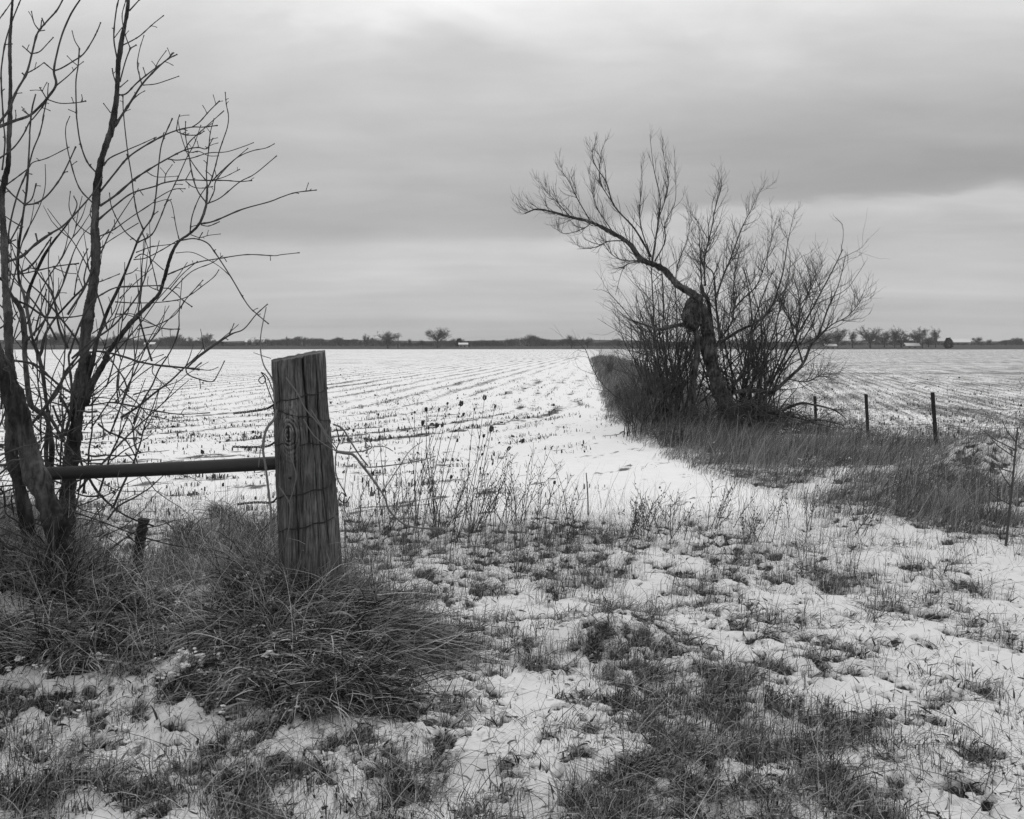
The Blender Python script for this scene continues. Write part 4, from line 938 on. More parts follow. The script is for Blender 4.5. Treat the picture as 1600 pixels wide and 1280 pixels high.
    wt_ = np.clip(0.62 + wear / 0.018, 0, 1)
    kmask = np.concatenate([np.exp(-(q / 1.0) ** 4).ravel(), np.zeros(na * len(cap))])
    V = V - np.array([PB[0], 4.8, PB[2]])
    me = mesh_arrays('shaft', V, Q, {'wear': ('FLOAT', wt_), 'knot': ('FLOAT', kmask)})
    m, w, b = new_mat('weathered_wood')
    tcn = w.n('ShaderNodeTexCoord').outputs['Object']; x, y, zc = w.sep(tcn)
    n1 = w.noise(w.comb(w.m('MULTIPLY', x, 150), w.m('MULTIPLY', y, 150), w.m('MULTIPLY', zc, 7)), 1.0, 5, 0.65, 0.3)
    n2 = w.noise(w.comb(w.m('MULTIPLY', x, 8), w.m('MULTIPLY', y, 8), w.m('MULTIPLY', zc, 2)), 1.0, 4, 0.6)
    wr = attr(w, 'wear')
    col = w.m('MULTIPLY', w.smooth(n1, 0.28, 0.72, 0.04, 0.21), w.m('MULTIPLY', w.smooth(n2, 0.25, 0.75, 0.5, 1.25), w.smooth(w.noise(tcn, 7.0, 4, 0.6), 0.3, 0.7, 0.7, 1.15)))
    col = w.m('MULTIPLY', col, w.smooth(wr, 0.05, 0.62, 0.22, 1.0))
    col = w.m('MULTIPLY', col, w.m('ADD', 1.0, w.m('MULTIPLY', attr(w, 'knot'), 0.45)))
    setcol(w, b, col); bump(w, b, n1, 0.7, 0.004)
    link('shaft', me, m, root)
    for (dzp, aa) in ((0.10, -1.5), (0.62, -1.9)):
        z_ = PB[2] + dzp; mb = MB(); cxx, cyy = post_c(z_); r_ = post_r(z_)
        p = np.array([cxx + r_ * math.cos(aa), cyy + r_ * math.sin(aa), z_]); d = np.array([math.cos(aa), math.sin(aa), 0.1])
        mb.tube([p - d * .02, p + d * .004, p + d * .009], [.007, .007, .005], 8); mb.build('nail', M_wire, root)
wood_post()

def wrap(z0, z1, a0, a1, off=0.004, n=40):
    out = []
    for t in np.linspace(0, 1, n):
        z = z0 + (z1 - z0) * t; a = a0 + (a1 - a0) * t
        cx, cy = post_c(z); r = post_r(z) + off
        out.append([cx + r * math.cos(a), cy + r * math.sin(a), z + 0.004 * math.sin(t * 23)])
    return out
def zpx(py, Y=4.66): return EYE - (py - HY) / F * Y
def wires():
    rr = random.Random(8)
    defs = [('topmost rusty wire looped round the wooden post, its twisted end pointing towards the tree', 638, 608, [(-0.20, 646), (-0.12, 643), (-0.03, 638)]),
            ('rusty wire slanting down across the post just over the knot', 636, 664, None),
            ('level rusty wire across the knot of the wooden post with a twisted end', 697, 694, [(-0.21, 698), (-0.12, 698), (-0.03, 696)]),
            ('rusty wire round the lower middle of the post with a twisted end beside the vine', 787, 757, [(-0.20, 788), (-0.1, 784), (-0.02, 783)]),
            ('lowest rusty wire slanting up round the foot of the wooden post', 840, 808, None)]
    for (lb, pl, pr, tail) in defs:
        root = empty('wire', (post_c(zpx(pl))[0], 4.66, zpx(pl)), lb, 'wire', 'rusty wires wrapped round the wooden post')
        mb = MB(); W_ = wrap(zpx(pl), zpx(pr), -np.pi - 0.15, 0.15)
        mb.tube(W_, 0.0019, 6, .5); mb.tube([np.array(p) + [0.001, -0.002, 0.004 * math.sin(i * 1.1)] for i, p in enumerate(W_)], 0.0014, 5, .5)
        bk = wrap(zpx(pr), zpx(pl), 0.15, np.pi - 0.15); mb.tube(bk, 0.0024, 5, .5)
        mb.build('strand', M_wire, root)
        if tail:
            mb = MB(); x0 = post_c(zpx(pl))[0] - post_r(zpx(pl))
            P = spline([[x0 + dx, 4.80 - 0.02 * k, zpx(py, 4.8)] for k, (dx, py) in enumerate(tail)] + [W_[2]], 10)
            n = len(P)
            for ph in (0, 2.1, 4.2):
                i = np.arange(n); o = np.stack([np.zeros(n), np.cos(i * .9 + ph), np.sin(i * .9 + ph)], -1) * 0.0045
                mb.tube(P + o, 0.0022, 5, .5)
            mb.build('twisted_end', M_wire, root)
    # wire tangle at the post's shoulder, and the loop on the other side
    pts = [(428, 615), (418, 590), (408, 582), (415, 592), (410, 600), (404, 594), (412, 588), (416, 600), (424, 622), (430, 634)]
    mb = MB(); mb.tube(spline([at(x, y, 4.78 - 0.01 * (i % 3)) for i, (x, y) in enumerate(pts)], 6), 0.0026, 5)
    tag(mb.build('wire', M_wire), 'curly loose tangle of wire at the upper corner of the wooden post', 'wire', 'rusty wires wrapped round the wooden post')
    pts = [(526, 670), (530, 690), (526, 702), (524, 730), (528, 750), (538, 768), (541, 776), (534, 770), (530, 780), (540, 786), (547, 776)]
    mb = MB(); mb.tube(spline([at(x, y, 4.76 - 0.01 * (i % 3)) for i, (x, y) in enumerate(pts)], 6), 0.003, 5)
    tag(mb.build('wire', M_wire), 'loose wire end hanging and curling beside the post towards the open field', 'wire', 'rusty wires wrapped round the wooden post')
wires()

def vines():
    def vine(lb, lines, w=3.0):
        mb = MB(); rr = random.Random(len(lb))
        for (Y0, Y1, pts, w0, w1) in lines:
            n = len(pts); P = spline([at(x, y, Y0 + (Y1 - Y0) * i / (n - 1)) for i, (x, y) in enumerate(pts)], 7)
            R = np.linspace(w0, w1, len(P)) / 2 / F * Y0 * np.array([rr.uniform(.85, 1.2) for _ in range(len(P))])
            mb.tube(P, R, 6, rr.uniform(.4, .7))
        tag(mb.build('vine', M_vine), lb, 'vine', 'bare vines on and beside the wooden post')
    vine('thick vine trailing from the post down to the grass on the field side',
         [(4.66, 4.9, [(527, 706), (540, 708), (552, 711), (565, 726), (580, 746), (600, 775), (608, 797), (630, 818), (655, 825), (690, 826)], 5.0, 2.5), (4.7, 4.9, [(560, 722), (575, 730), (620, 726), (660, 719), (680, 713)], 2.4, 1.5), (4.7, 4.8, [(521, 663), (535, 670), (548, 690), (562, 712), (575, 728)], 2.6, 2.4)])
    vine('upright vine shoot rising over the top of the wooden post',
         [(4.68, 4.85, [(430, 640), (428, 605), (424, 590), (412, 570), (407, 545), (408, 520), (416, 480)], 2.6, 1.5), (4.7, 4.8, [(423, 560), (410, 556), (396, 551)], 1.4, 1.0)])
    vine('vine hanging down the side of the post over the end of the pipe',
         [(4.64, 4.62, [(432, 640), (428, 655), (416, 672), (411, 700), (415, 730), (420, 770), (423, 800), (424, 840)], 4.2, 3.0), (4.64, 4.65, [(404, 730), (408, 700), (420, 660)], 1.6, 1.2)])
    vine('pale thin vines crossing the face of the wooden post',
         [(4.635, 4.64, [(447, 590), (465, 615), (478, 640), (500, 665), (515, 690), (527, 707)], 2.0, 2.2), (4.635, 4.64, [(486, 640), (500, 662), (516, 686), (526, 700)], 1.6, 1.4), (4.635, 4.64, [(474, 655), (490, 680), (508, 695), (528, 707)], 1.5, 1.5),
          (4.63, 4.6, [(436, 760), (446, 775), (453, 790), (452, 820), (446, 850)], 1.8, 1.5), (4.63, 4.6, [(455, 715), (462, 740), (460, 760), (452, 785)], 1.2, 1.2)])
    vine('dark curled vine tip standing among the seed heads near the post',
         [(4.9, 5.1, [(528, 706), (560, 706), (580, 700), (578, 690), (572, 684), (571, 690), (578, 698), (600, 698), (614, 705)], 2.0, 1.4), (4.9, 5.2, [(570, 700), (572, 680), (571, 665)], 1.6, 1.4), (5.0, 5.4, [(600, 765), (620, 735), (640, 705), (660, 690)], 1.8, 1.2)])
vines()

def pipe_and_stakes():
    p0, p1 = at(40, 741.5, 5.0), at(452, 722.5, 4.84)
    mb = MB(); t = np.linspace(0, 1, 14)[:, None]
    mb.tube(p0 + (p1 - p0) * t + np.array([0, 0, -0.004]) * np.sin(t * np.pi), 0.0335, 24)
    o = mb.build('steel_pipe', M_pipe)
    tag(o, 'dark steel pipe rail running from the leaning tree to the wooden gatepost', 'pipe')
    # short rotten stake with its slack wire
    Y = 5.6; pz = at(222, 900, Y)
    root = empty('wooden_stake', tuple(pz), 'short rotten wooden stake standing in the grass below the steel pipe', 'stake')
    mb = MB(); P = spline([at(214, 905, Y), at(216, 870, Y), at(220, 840, Y), at(225, 811, Y)], 8)
    R = np.array([8.2 + 1.2 * math.sin(i * 1.7) for i in range(len(P))]) / F * Y; R[-1] *= 1.1
    mb.tube(P, R, 9); mb.build('shaft', M_bark, root)
    mb = MB(); mb.tube(spline([at(100, 796, 5.2), at(150, 812, 5.4), at(214, 836, 5.55), at(262, 850, 5.7), at(300, 856, 5.8)], 8), 0.0042, 6)
    tag(mb.build('wire', M_wire), 'slack dark wire sagging from the trunks past the short rotten stake', 'wire')
    # thin stakes in the verge
    for (xb, yb, xt, yt, w0, lb) in ((919, 812, 916, 739, 2.6, 'thin straight stick standing alone where the snowy field meets the grass'), (1570, 858, 1590, 668, 4.4, 'tall thin sapling stake beside the snow capped dirt heap')):
        x, D = ground_pt(xb, yb); mb = MB(); P = spline([at(xb, yb + 8, D), at((xb + xt) / 2 + 1, (yb + yt) / 2, D), at(xt, yt, D + .05)], 8)
        mb.tube(P, np.linspace(w0, w0 * .6, len(P)) / 2 / F * D, 7)
        if w0 > 4:
            rr = random.Random(4)
            for i in (6, 8, 10, 12, 13, 14):
                d = np.array([rr.choice((-1, 1)) * rr.uniform(.1, .25), rr.uniform(-.1, .1), rr.uniform(.0, .15)]); mb.tube([P[i], P[i] + d * .6, P[i] + d + [0, 0, .03]], [.005, .004, .002], 5)
        tag(mb.build('stick', M_twig2), lb, 'stick')
    for i, (xb, yb, xt, yt, D, lb) in enumerate(((1278, 690, 1273, 619, 18.0, 'steel fence post half hidden by the brush, nearest the twisted tree'), (1359, 712, 1353, 616, 15.6, 'middle dark steel fence post in the leaning grass'), (1466, 722, 1457, 613, 13.2, 'tallest dark steel fence post, beside the snow capped dirt heap'))):
        b0, t0 = at(xb, yb + 22, D), at(xt, yt, D); root = empty('fence_post', tuple(b0), lb, 'fence post', 'dark steel fence posts along the field')
        n = 20; mb = MB(); w = 0.026
        for (ex, ey) in (((-w, 0), (w, 0)), ((0, 0), (0, w * 1.3))):
            a = np.array([ex[0], ex[1], 0.]); b = np.array([ey[0], ey[1], 0.])
            th_ = np.array([0, .004, 0]) if abs(b[0] - a[0]) > 0 else np.array([.004, 0, 0])
            c = [a - th_, b - th_, b + th_, a + th_]
            V = [b0 + q for q in c] + [t0 + q for q in c]
            mb.add(V, [(0, 1, 5, 4), (1, 2, 6, 5), (2, 3, 7, 6), (3, 0, 4, 7), (4, 5, 6, 7), (3, 2, 1, 0)])
        mb.build('shaft', M_steel, root, smooth=False)
    for (pts, lb) in (([(1275, 640, 18), (1355, 637, 15.6), (1459, 637, 13.2), (1640, 636, 11)], 'top fence wire strung between the dark steel posts'), ([(1276, 655, 18), (1357, 660, 15.6), (1461, 662, 13.2), (1640, 668, 11)], 'middle fence wire strung between the dark steel posts'), ([(1277, 668, 18), (1358, 680, 15.6), (1464, 686, 13.2), (1640, 696, 11)], 'lowest fence wire strung between the dark steel posts')):
        mb = MB(); P = np.array([at(*p) for p in pts]); out = []
        for a_, b_ in zip(P[:-1], P[1:]):
            for t in np.linspace(0, 1, 10)[:-1]: out.append(a_ + (b_ - a_) * t - np.array([0, 0, .03 * 4 * t * (1 - t)]))
        out.append(P[-1]); mb.tube(out, .0024, 4)
        tag(mb.build('wire', M_wire), lb, 'wire', 'fence wires beside the field')
pipe_and_stakes()

# ---------------------------------------------------------------- procedural twigs
RK = 1405 / 560
def rpt(pts, Y, Y2=None):
    n = len(pts); Y2 = Y if Y2 is None else Y2
    return spline([at(800 + x / RK, 190 + y / RK, Y + (Y2 - Y) * i / max(1, n - 1)) for i, (x, y) in enumerate(pts)], 6)
def twisted_tree():
    D = 17.8; rr = random.Random(21)
    b = at(800 + 835 / RK, 190 + 1120 / RK, D)
    root = empty('twisted_tree', (b[0], D, float(hgt(b[0], D))), 'gnarled twisted tree with a hollow knot and one long limb over the snowy track', 'tree')
    pxm = D / F / RK
    def limb(nm, pts, w0, w1, Y2=D, sides=9, mat=M_bark2, rough=.1):
        w0 *= .78 if w0 < 45 else .95; w1 *= .7
        P = rpt(pts, D, Y2); n = len(P); R = np.linspace(w0, w1, n) * .5 * pxm * np.array([rr.uniform(1 - rough, 1 + rough) for _ in range(n)])
        mb = MB()
        if w0 > 22:
            P2 = spline(P, 5); R2 = np.interp(np.linspace(0, 1, len(P2)), np.linspace(0, 1, n), R); mb.tube(P2, R2, 30, rr.uniform(.4, .6), rough=.30, rseed=n)
        else: mb.tube(P, R, sides, rr.uniform(.4, .6), rough=.1)
        if w0 > 7: mb.build(nm, mat, root)
        else: tw.tube(P, R, 5, .5)
        return P, R
    tw = MB()
    T = limb('trunk', [(850, 1190), (832, 1100), (800, 1010), (778, 930), (768, 850), (762, 790), (742, 735), (712, 705), (690, 730), (680, 770), (695, 800)], 72, 34, sides=14)
    T2 = limb('trunk', [(705, 1150), (712, 1010), (726, 900), (716, 800), (700, 770)], 34, 30, D - .15, 10)
    limb('limb', [(800, 1000), (795, 900), (780, 790), (768, 700), (748, 672), (742, 640)], 24, 20, D + .25)
    main = limb('limb', [(722, 715), (730, 690), (650, 640), (600, 585), (560, 562), (505, 540), (460, 480), (400, 440), (310, 395), (230, 375), (140, 350), (90, 345), (50, 362)], 40, 4, D - .9)
    limb('limb', [(695, 795), (640, 800), (580, 815), (530, 800), (470, 780)], 24, 8, D - .5)
    ups = []
    for pts, w0, y2 in (([(548, 560), (560, 480), (575, 380), (580, 300), (555, 180), (540, 50)], 11, -.3), ([(545, 530), (480, 420), (400, 330), (370, 240), (320, 160), (315, 100)], 11, -.9), ([(535, 505), (510, 430), (500, 350), (510, 250), (505, 170)], 7.5, .4),
                        ([(560, 548), (600, 470), (600, 400), (640, 310), (640, 180)], 8, .5), ([(576, 380), (612, 250), (590, 110)], 6, -.5), ([(310, 395), (260, 310), (220, 230), (180, 180)], 7, -1.2), ([(400, 440), (330, 330), (300, 200)], 6, -.4),
                        ([(312, 395), (280, 420), (210, 440), (170, 420)], 6, -1.3), ([(450, 468), (380, 470), (320, 495), (255, 500)], 7, -.8), ([(230, 375), (180, 320), (125, 265)], 6, -1.0), ([(505, 545), (440, 545), (390, 520), (360, 480)], 7.5, -.9), ([(500, 548), (440, 570), (405, 680)], 5.5, -.9),
                        ([(400, 330), (345, 230), (350, 110)], 6, -.6), ([(640, 640), (650, 560), (690, 450), (700, 350)], 6, .3)):
        ups.append(limb('limb', pts, w0, 2.0, D + y2))
    rt = []
    for pts, w0, y2 in (([(822, 900), (815, 850), (800, 720), (790, 600), (760, 560), (740, 470)], 18, .2), ([(800, 690), (830, 600), (860, 530), (900, 420), (940, 340), (980, 260)], 11, .5), ([(757, 645), (755, 540), (780, 430), (800, 330), (825, 250)], 10, -.2), ([(745, 665), (740, 560), (730, 380)], 8, -.4),
                        ([(818, 865), (890, 820), (950, 790), (1010, 740), (1060, 600), (1080, 480), (1110, 340)], 16, .6), ([(860, 750), (900, 700), (960, 640), (1000, 530), (1040, 370)], 10, .8), ([(818, 850), (860, 790), (870, 730), (870, 630), (890, 520)], 11, .0),
                        ([(850, 1050), (900, 1000), (940, 960), (935, 880), (960, 790), (1020, 740), (1070, 690)], 18, -.4), ([(868, 1060), (960, 1055), (1020, 1060), (1080, 1010), (1140, 950), (1170, 880), (1200, 840), (1240, 730), (1280, 640), (1310, 520)], 24, -.9),
                        ([(1140, 945), (1110, 850), (1080, 750), (1060, 715)], 10, -.5), ([(1110, 860), (1130, 720), (1100, 600)], 8, -.9), ([(1130, 720), (1170, 660), (1220, 560)], 6, -1.2), ([(1182, 868), (1250, 800), (1320, 760), (1385, 680)], 8, -1.4), ([(1080, 1010), (1150, 1020), (1200, 1000), (1240, 1000)], 7.5, -.4), ([(1195, 850), (1170, 740), (1220, 600)], 6, .1),
                        ([(868, 745), (880, 680), (870, 600), (900, 500)], 7, .5), ([(1000, 745), (1040, 700), (1080, 640)], 7, .9)):
        rt.append(limb('limb', pts, w0, 2.0, D + y2))
    for P, R in [main]: sprout(rr, tw, P, R, 45, .6, 2, .10, .13, .7, .3, minr=.0029)
    for P, R in ups: sprout(rr, tw, P, R, 17, .5, 2, .10, .10, .5, .2, minr=.0027)
    for P, R in rt: sprout(rr, tw, P, R, 30, .65, 2, .08, .14, .75, .1, minr=.0029)
    tw.build('twigs', M_twig2, root)
    # knot: lumpy collar round a dark hollow
    mb = MB()
    c = at(800 + 712 / RK, 190 + 765 / RK, D - .16)
    P = [c + np.array([math.cos(t) * .075, -.02 * math.sin(2 * t), math.sin(t) * .17]) for t in np.linspace(0, 2 * math.pi, 26)]
    P = spline(P, 4); mb.tube(P, [0.075 * rr.uniform(.9, 1.1) for _ in P], 20, .5, rough=.45, rseed=3); mb.tube(spline([c + [.03, .12, .2], c + [-.02, .13, .05], c + [-.01, .12, -.1], c + [.02, .1, -.25]], 8), .10, 20, .2, rough=.4); mb.build('knot', M_bark2, root)
twisted_tree()

def shrub(name, label, px, py, D, hpx, spread, stems, rr, density=6, cat='shrub', group='bare shrubs round the twisted tree', lean=0.0, mat=None, lo=.55):
    b = at(px, py, D); z = float(hgt(b[0], D)); b = np.array([b[0], D, z])
    o = empty(name, tuple(b), label, cat, group); st = MB(); tw = MB()
    H = hpx / F * D
    for _ in range(stems):
        a = rr.uniform(0, 6.28); tl = rr.uniform(0.05, spread)
        d = np.array([math.cos(a) * tl + lean, math.sin(a) * tl, 1.0])
        L = H * rr.uniform(lo, 1.1)
        P, R = grow(rr, b + np.array([rr.gauss(0, .12), rr.gauss(0, .12), -.03]), d, L, L * .0065 + .003, .03, .13, 9)
        st.tube(P, R, 5, rr.uniform(.35, .65)); sprout(rr, tw, P, R, int(density * 1.5), L * .45, 2, .05, .18, .8, .2, minr=.0031)
    st.build('stems', mat or M_bark2, o); tw.build('twigs', M_twig2, o)
def shrubs():
    rr = random.Random(33)
    shrub('bare_shrub', 'dense bare shrub spreading low on the track side of the twisted tree', 1045, 668, 18.3, 235, .9, 14, rr, 7)
    shrub('bare_shrub', 'upright thin bare shrub between the hollow tree and the track side brush', 1062, 668, 18.7, 235, .3, 6, rr, 7)
    shrub('bare_shrub', 'small loose bare shrub at the left end of the brush, above the tall grass', 1005, 655, 19.5, 130, .35, 15, rr, 7)
    shrub('bare_shrub', 'bare shrub growing behind the right side of the twisted trunk', 1150, 655, 18.6, 260, .6, 13, rr, 8)
    shrub('bare_shrub', 'loose bare shrub on the field side under the low bent limb', 1195, 665, 18.2, 170, .75, 16, rr, 8)
    shrub('bare_shrub', 'low scrubby bush in front of the leafy grass beside the track', 985, 680, 16.5, 95, .25, 14, rr, 6)
    shrub('bare_shrub', 'thorny bare thicket in front of the second trunk', 1090, 690, 16.8, 85, .9, 14, rr, 7)
    shrub('bare_shrub', 'wide spreading fine twigged shrub arching out towards the track', 1020, 665, 18.0, 190, .45, 13, rr, 7)
    shrub('bare_shrub', 'tall fine twigged shrub tucked behind the flung out limb', 1035, 660, 19.2, 265, .5, 11, rr, 7)
    shrub('bare_shrub', 'fine twigged shrub filling the gap right of the trunk', 1180, 660, 19.0, 290, .5, 11, rr, 8)
    # brush heap at the foot of the trunk
    D = 16.6; b = at(1175, 675, D); o = empty('brush_heap', (b[0], D, float(hgt(b[0], D))), 'dark tangled heap of fallen brush at the foot of the twisted trunk', 'brush heap')
    mb = MB(); g = float(hgt(b[0], D))
    for _ in range(520):
        r = abs(rr.gauss(0, .45)); a = rr.uniform(0, 6.28)
        p = np.array([b[0] + r * 1.7 * math.cos(a), D + r * .8 * math.sin(a), g + rr.uniform(0, .62) * max(0.1, 1 - r * .75)])
        P, R = grow(rr, p, np.array([rr.gauss(0, 1), rr.gauss(0, .7), rr.gauss(.1, .4)]), rr.uniform(.3, .9), rr.uniform(.004, .013), -.03, .22, 6)
        P[:, 2] = np.maximum(P[:, 2], g); mb.tube(P, R, 4, rr.uniform(.3, .6), cap=False)
    mb.build('branches', M_twig2, o)
    for pts in ([(1060, 1130), (1130, 1105), (1180, 1110), (1260, 1130), (1310, 1165)], [(1000, 1140), (1080, 1150), (1180, 1180), (1260, 1200)], [(1120, 1190), (1200, 1170), (1300, 1190)]):
        m2 = MB(); P = rpt(pts, D - .2); R = np.linspace(.03, .008, len(P)); m2.tube(P, R, 6); sprout(rr, m2, P, R, 14, .5, 2, .05, .2, .9, .2, minr=.003); m2.build('fallen_branch', M_bark2, o)
shrubs()

def strip_saplings():   # thin weedy shrubs along the hedgerow
    rr = random.Random(44)
    L = [(955, 640, 'slender weed bush on the strip edge nearest the curve of the track'), (940, 590, 'small weed bush far along the strip where the track bends away'), (928, 562, 'dark far clump of bushes at the distant end of the strip'),
         (972, 645, 'feathery weed bush beside the track, in front of the far clump'), (1035, 700, 'low weed bush in the grass in front of the thicket')]
    for i, (px, py, lb) in enumerate(L):
        x, D = ground_pt(px + 12, py)
        shrub('weed_bush', lb, px + 12, py, D, 42 if D < 60 else 14, .4 if D < 60 else 1.0, 14, rr, 6, 'bush', 'weed bushes along the strip')
strip_saplings()

# ---------------------------------------------------------------- weeds with seed heads beside the post
ORD = ['first', 'second', 'third', 'fourth', 'fifth', 'sixth', 'seventh', 'eighth', 'ninth', 'tenth', 'eleventh', 'twelfth', 'thirteenth', 'fourteenth', 'fifteenth', 'sixteenth', 'seventeenth', 'eighteenth', 'nineteenth', 'twentieth',
       'twenty-first', 'twenty-second', 'twenty-third', 'twenty-fourth', 'twenty-fifth', 'twenty-sixth', 'twenty-seventh', 'twenty-eighth', 'twenty-ninth', 'thirtieth']
def seed_weeds():
    rr = random.Random(55); k = 3.81
    H = [(825, 235, 9), (683, 270, 9), (888, 288, 5), (480, 305, 7), (553, 305, 5), (605, 270, 5), (698, 335, 6), (455, 385, 9), (540, 400, 8), (570, 400, 6), (495, 415, 5), (865, 420, 10), (820, 462, 6), (962, 535, 8), (1240, 740, 6), (195, 335, 4), (115, 480, 5), (45, 430, 5), (320, 600, 6), (412, 322, 4), (765, 305, 4), (808, 570, 5), (625, 705, 7), (160, 680, 5)]
    H.sort()
    for i, (zx, zy, s) in enumerate(H):
        hx, hy = 540 + zx / k, 560 + zy / k
        bx = hx - rr.uniform(8, 60) if zx > 500 else hx + rr.uniform(-15, 25)
        by = rr.uniform(822, 858); x0, D = ground_pt(bx, by); D2 = D + rr.uniform(-.25, .25)
        b = np.array([x0, D, float(hgt(x0, D))]); h = at(hx, hy + s * .5, D2)
        o = empty('seed_head_weed', tuple(b), ORD[i] + ' dried seed head weed counting from the wooden post outward', 'weed', 'dried seed head weeds beside the post')
        mid = (b + h) / 2 + np.array([rr.gauss(0, .03) - .02, rr.gauss(0, .03), .05])
        P = spline([b, mid, h], 8); mb = MB(); R = np.linspace(.0035, .0018, len(P)); mb.tube(P, R, 5, .4)
        for _ in range(rr.randint(1, 3)):
            j = rr.randint(6, 13); q, qr = grow(rr, P[j], (P[j + 1] - P[j]) / np.linalg.norm(P[j + 1] - P[j]) + np.array([rr.gauss(0, .6), rr.gauss(0, .4), 0]), rr.uniform(.08, .2), .0018, .1, .1, 4); mb.tube(q, qr, 4, .4)
        mb.build('stem', M_weed, o)
        # cupped umbel: rays curving up and inward
        mb = MB(); S = s / F * D2 * .85; ax = (P[-1] - P[-2]); ax /= np.linalg.norm(ax)
        for r_ in range(22):
            a = rr.uniform(0, 6.28); u = np.array([math.cos(a), math.sin(a), 0]); u -= ax * u.dot(ax)
            pr = np.array([h, h + ax * S * .45 + u * S * .42 * rr.uniform(.4, 1), h + ax * S * rr.uniform(.9, 1.25) + u * S * .34 * rr.uniform(.2, 1.2)])
            mb.tube(spline(pr, 3), np.linspace(.0012, .0026, 7), 4, rr.uniform(.1, .5))
        mb.build('seed_head', M_weed, o)
    # thin twiggy weeds between them: many bare shoots rise from the same bed
    spots = [(985, 'p'), (1010, 'p'), (762, 'p'), (800, 'p'), (690, 't'), (650, 't'), (720, 't'), (600, 't'), (560, 't'), (745, 't'), (790, 't'), (830, 't'), (880, 't'), (1110, 't'), (1180, 't'), (1060, 't'), (1250, 't'), (1340, 't')]
    spots.sort()
    for i, (px, kd) in enumerate(spots):
        x0, D = ground_pt(px, rr.uniform(826, 862)); b = np.array([x0, D, float(hgt(x0, D)) - .02])
        o = empty('weed_stalk', tuple(b), ORD[i] + ' bare twiggy weed counting from the wooden post along the field edge', 'weed', 'bare twiggy weeds along the field edge')
        mb = MB(); tw = MB()
        for _ in range(rr.randint(4, 8)):
            P, R = grow(rr, b + np.array([rr.gauss(0, .06), rr.gauss(0, .05), 0]), np.array([rr.gauss(.15, .3), rr.gauss(0, .2), 1]), rr.uniform(.35, .75) if px < 900 else rr.uniform(.2, .45), .0032, .0, .06, 9)
            mb.tube(P, R, 4, rr.uniform(.2, .5), cap=False); sprout(rr, tw, P, R, 8, .16, 1, .06, .15, .7, .3, minr=.0013)
            for p in P[4:]:
                q = p + np.array([rr.gauss(0, .012), rr.gauss(0, .012), 0]); tw.tube([q, q + [0, 0, .007], q + [0, 0, .013]], [.002, .005, .0015], 4, .2)
        mb.build('stems', M_weed, o); tw.build('twigs', M_weed, o)
seed_weeds()

# ---------------------------------------------------------------- the far side: trees, woods, farm buildings, poles
def far_mesh(kind, seed):
    rr = random.Random(seed); tr = MB(); cr = MB()
    if kind == 'evergreen':
        tr.tube([(0, 0, -.3), (0, 0, .35)], [.03, .02], 6)
        for _ in range(420):
            z = rr.uniform(.08, 1); w = .34 * (1 - max(0, z - .25) ** 1.6 * 1.1) * min(1, z * 4 + .3); a = rr.uniform(0, 6.28); r = w * rr.uniform(.5, 1) ** .5
            p = np.array([r * math.cos(a), r * math.sin(a), z]); d = np.array([math.cos(a), math.sin(a), rr.uniform(-.3, .8)]) * .07
            cr.tube([p - d, p, p + d], [.012, .03, .004], 4, rr.uniform(.3, .7), cap=False)
    else:
        tr.tube([(0, 0, -.3), (0, 0, .2), (.01, 0, .42)], [.034, .026, .018], 6)
        n = 13 if kind == 'round' else 8
        for i in range(n):
            a = i * 6.28 / n + rr.uniform(-.3, .3); sp = rr.uniform(.1, 1.5) if kind == 'round' else rr.uniform(.1, .6)
            P, R = grow(rr, np.array([0, 0, rr.uniform(.12, .40)]), np.array([math.cos(a) * sp, math.sin(a) * sp, 1]), rr.uniform(.5, .68) * (1 - .22 * sp), .016, .05, .12, 7)
            tr.tube(P, R, 4); sprout(rr, cr, P, R, 14, .26, 3, .03, .18, .95, .2, 3, .6, minr=.0048)
    return tr, cr
FARM = {}
def far_tree(kind, var, px, ytop, D, label, group, ybase=None):
    key = (kind, var)
    h = (HY - ytop) / F * D; x = (px - 800) / F * D
    z = float(hgt(np.array(x), np.array(math.sqrt(max(D * D - 0, 1)))))
    H = EYE + h - z
    o = empty('distant_tree', (x, D, z), label, 'tree', group); H *= 1.3 if kind != 'evergreen' else 1.0; w_ = 1.45 if kind == 'round' else 1.15; o.scale = (w_ * H, w_ * H, H); o.rotation_euler = (0, 0, px * .7)
    if key not in FARM:
        tr, cr = far_mesh(kind, var * 7 + len(kind)); a = tr.build('trunk', M_far if kind != 'evergreen' else M_fard); b = cr.build('crown', M_far if kind != 'evergreen' else M_fard)
        FARM[key] = (a, b); a.parent = o; b.parent = o
    else:
        for s in FARM[key]:
            c = s.copy(); COL.objects.link(c); c.parent = o
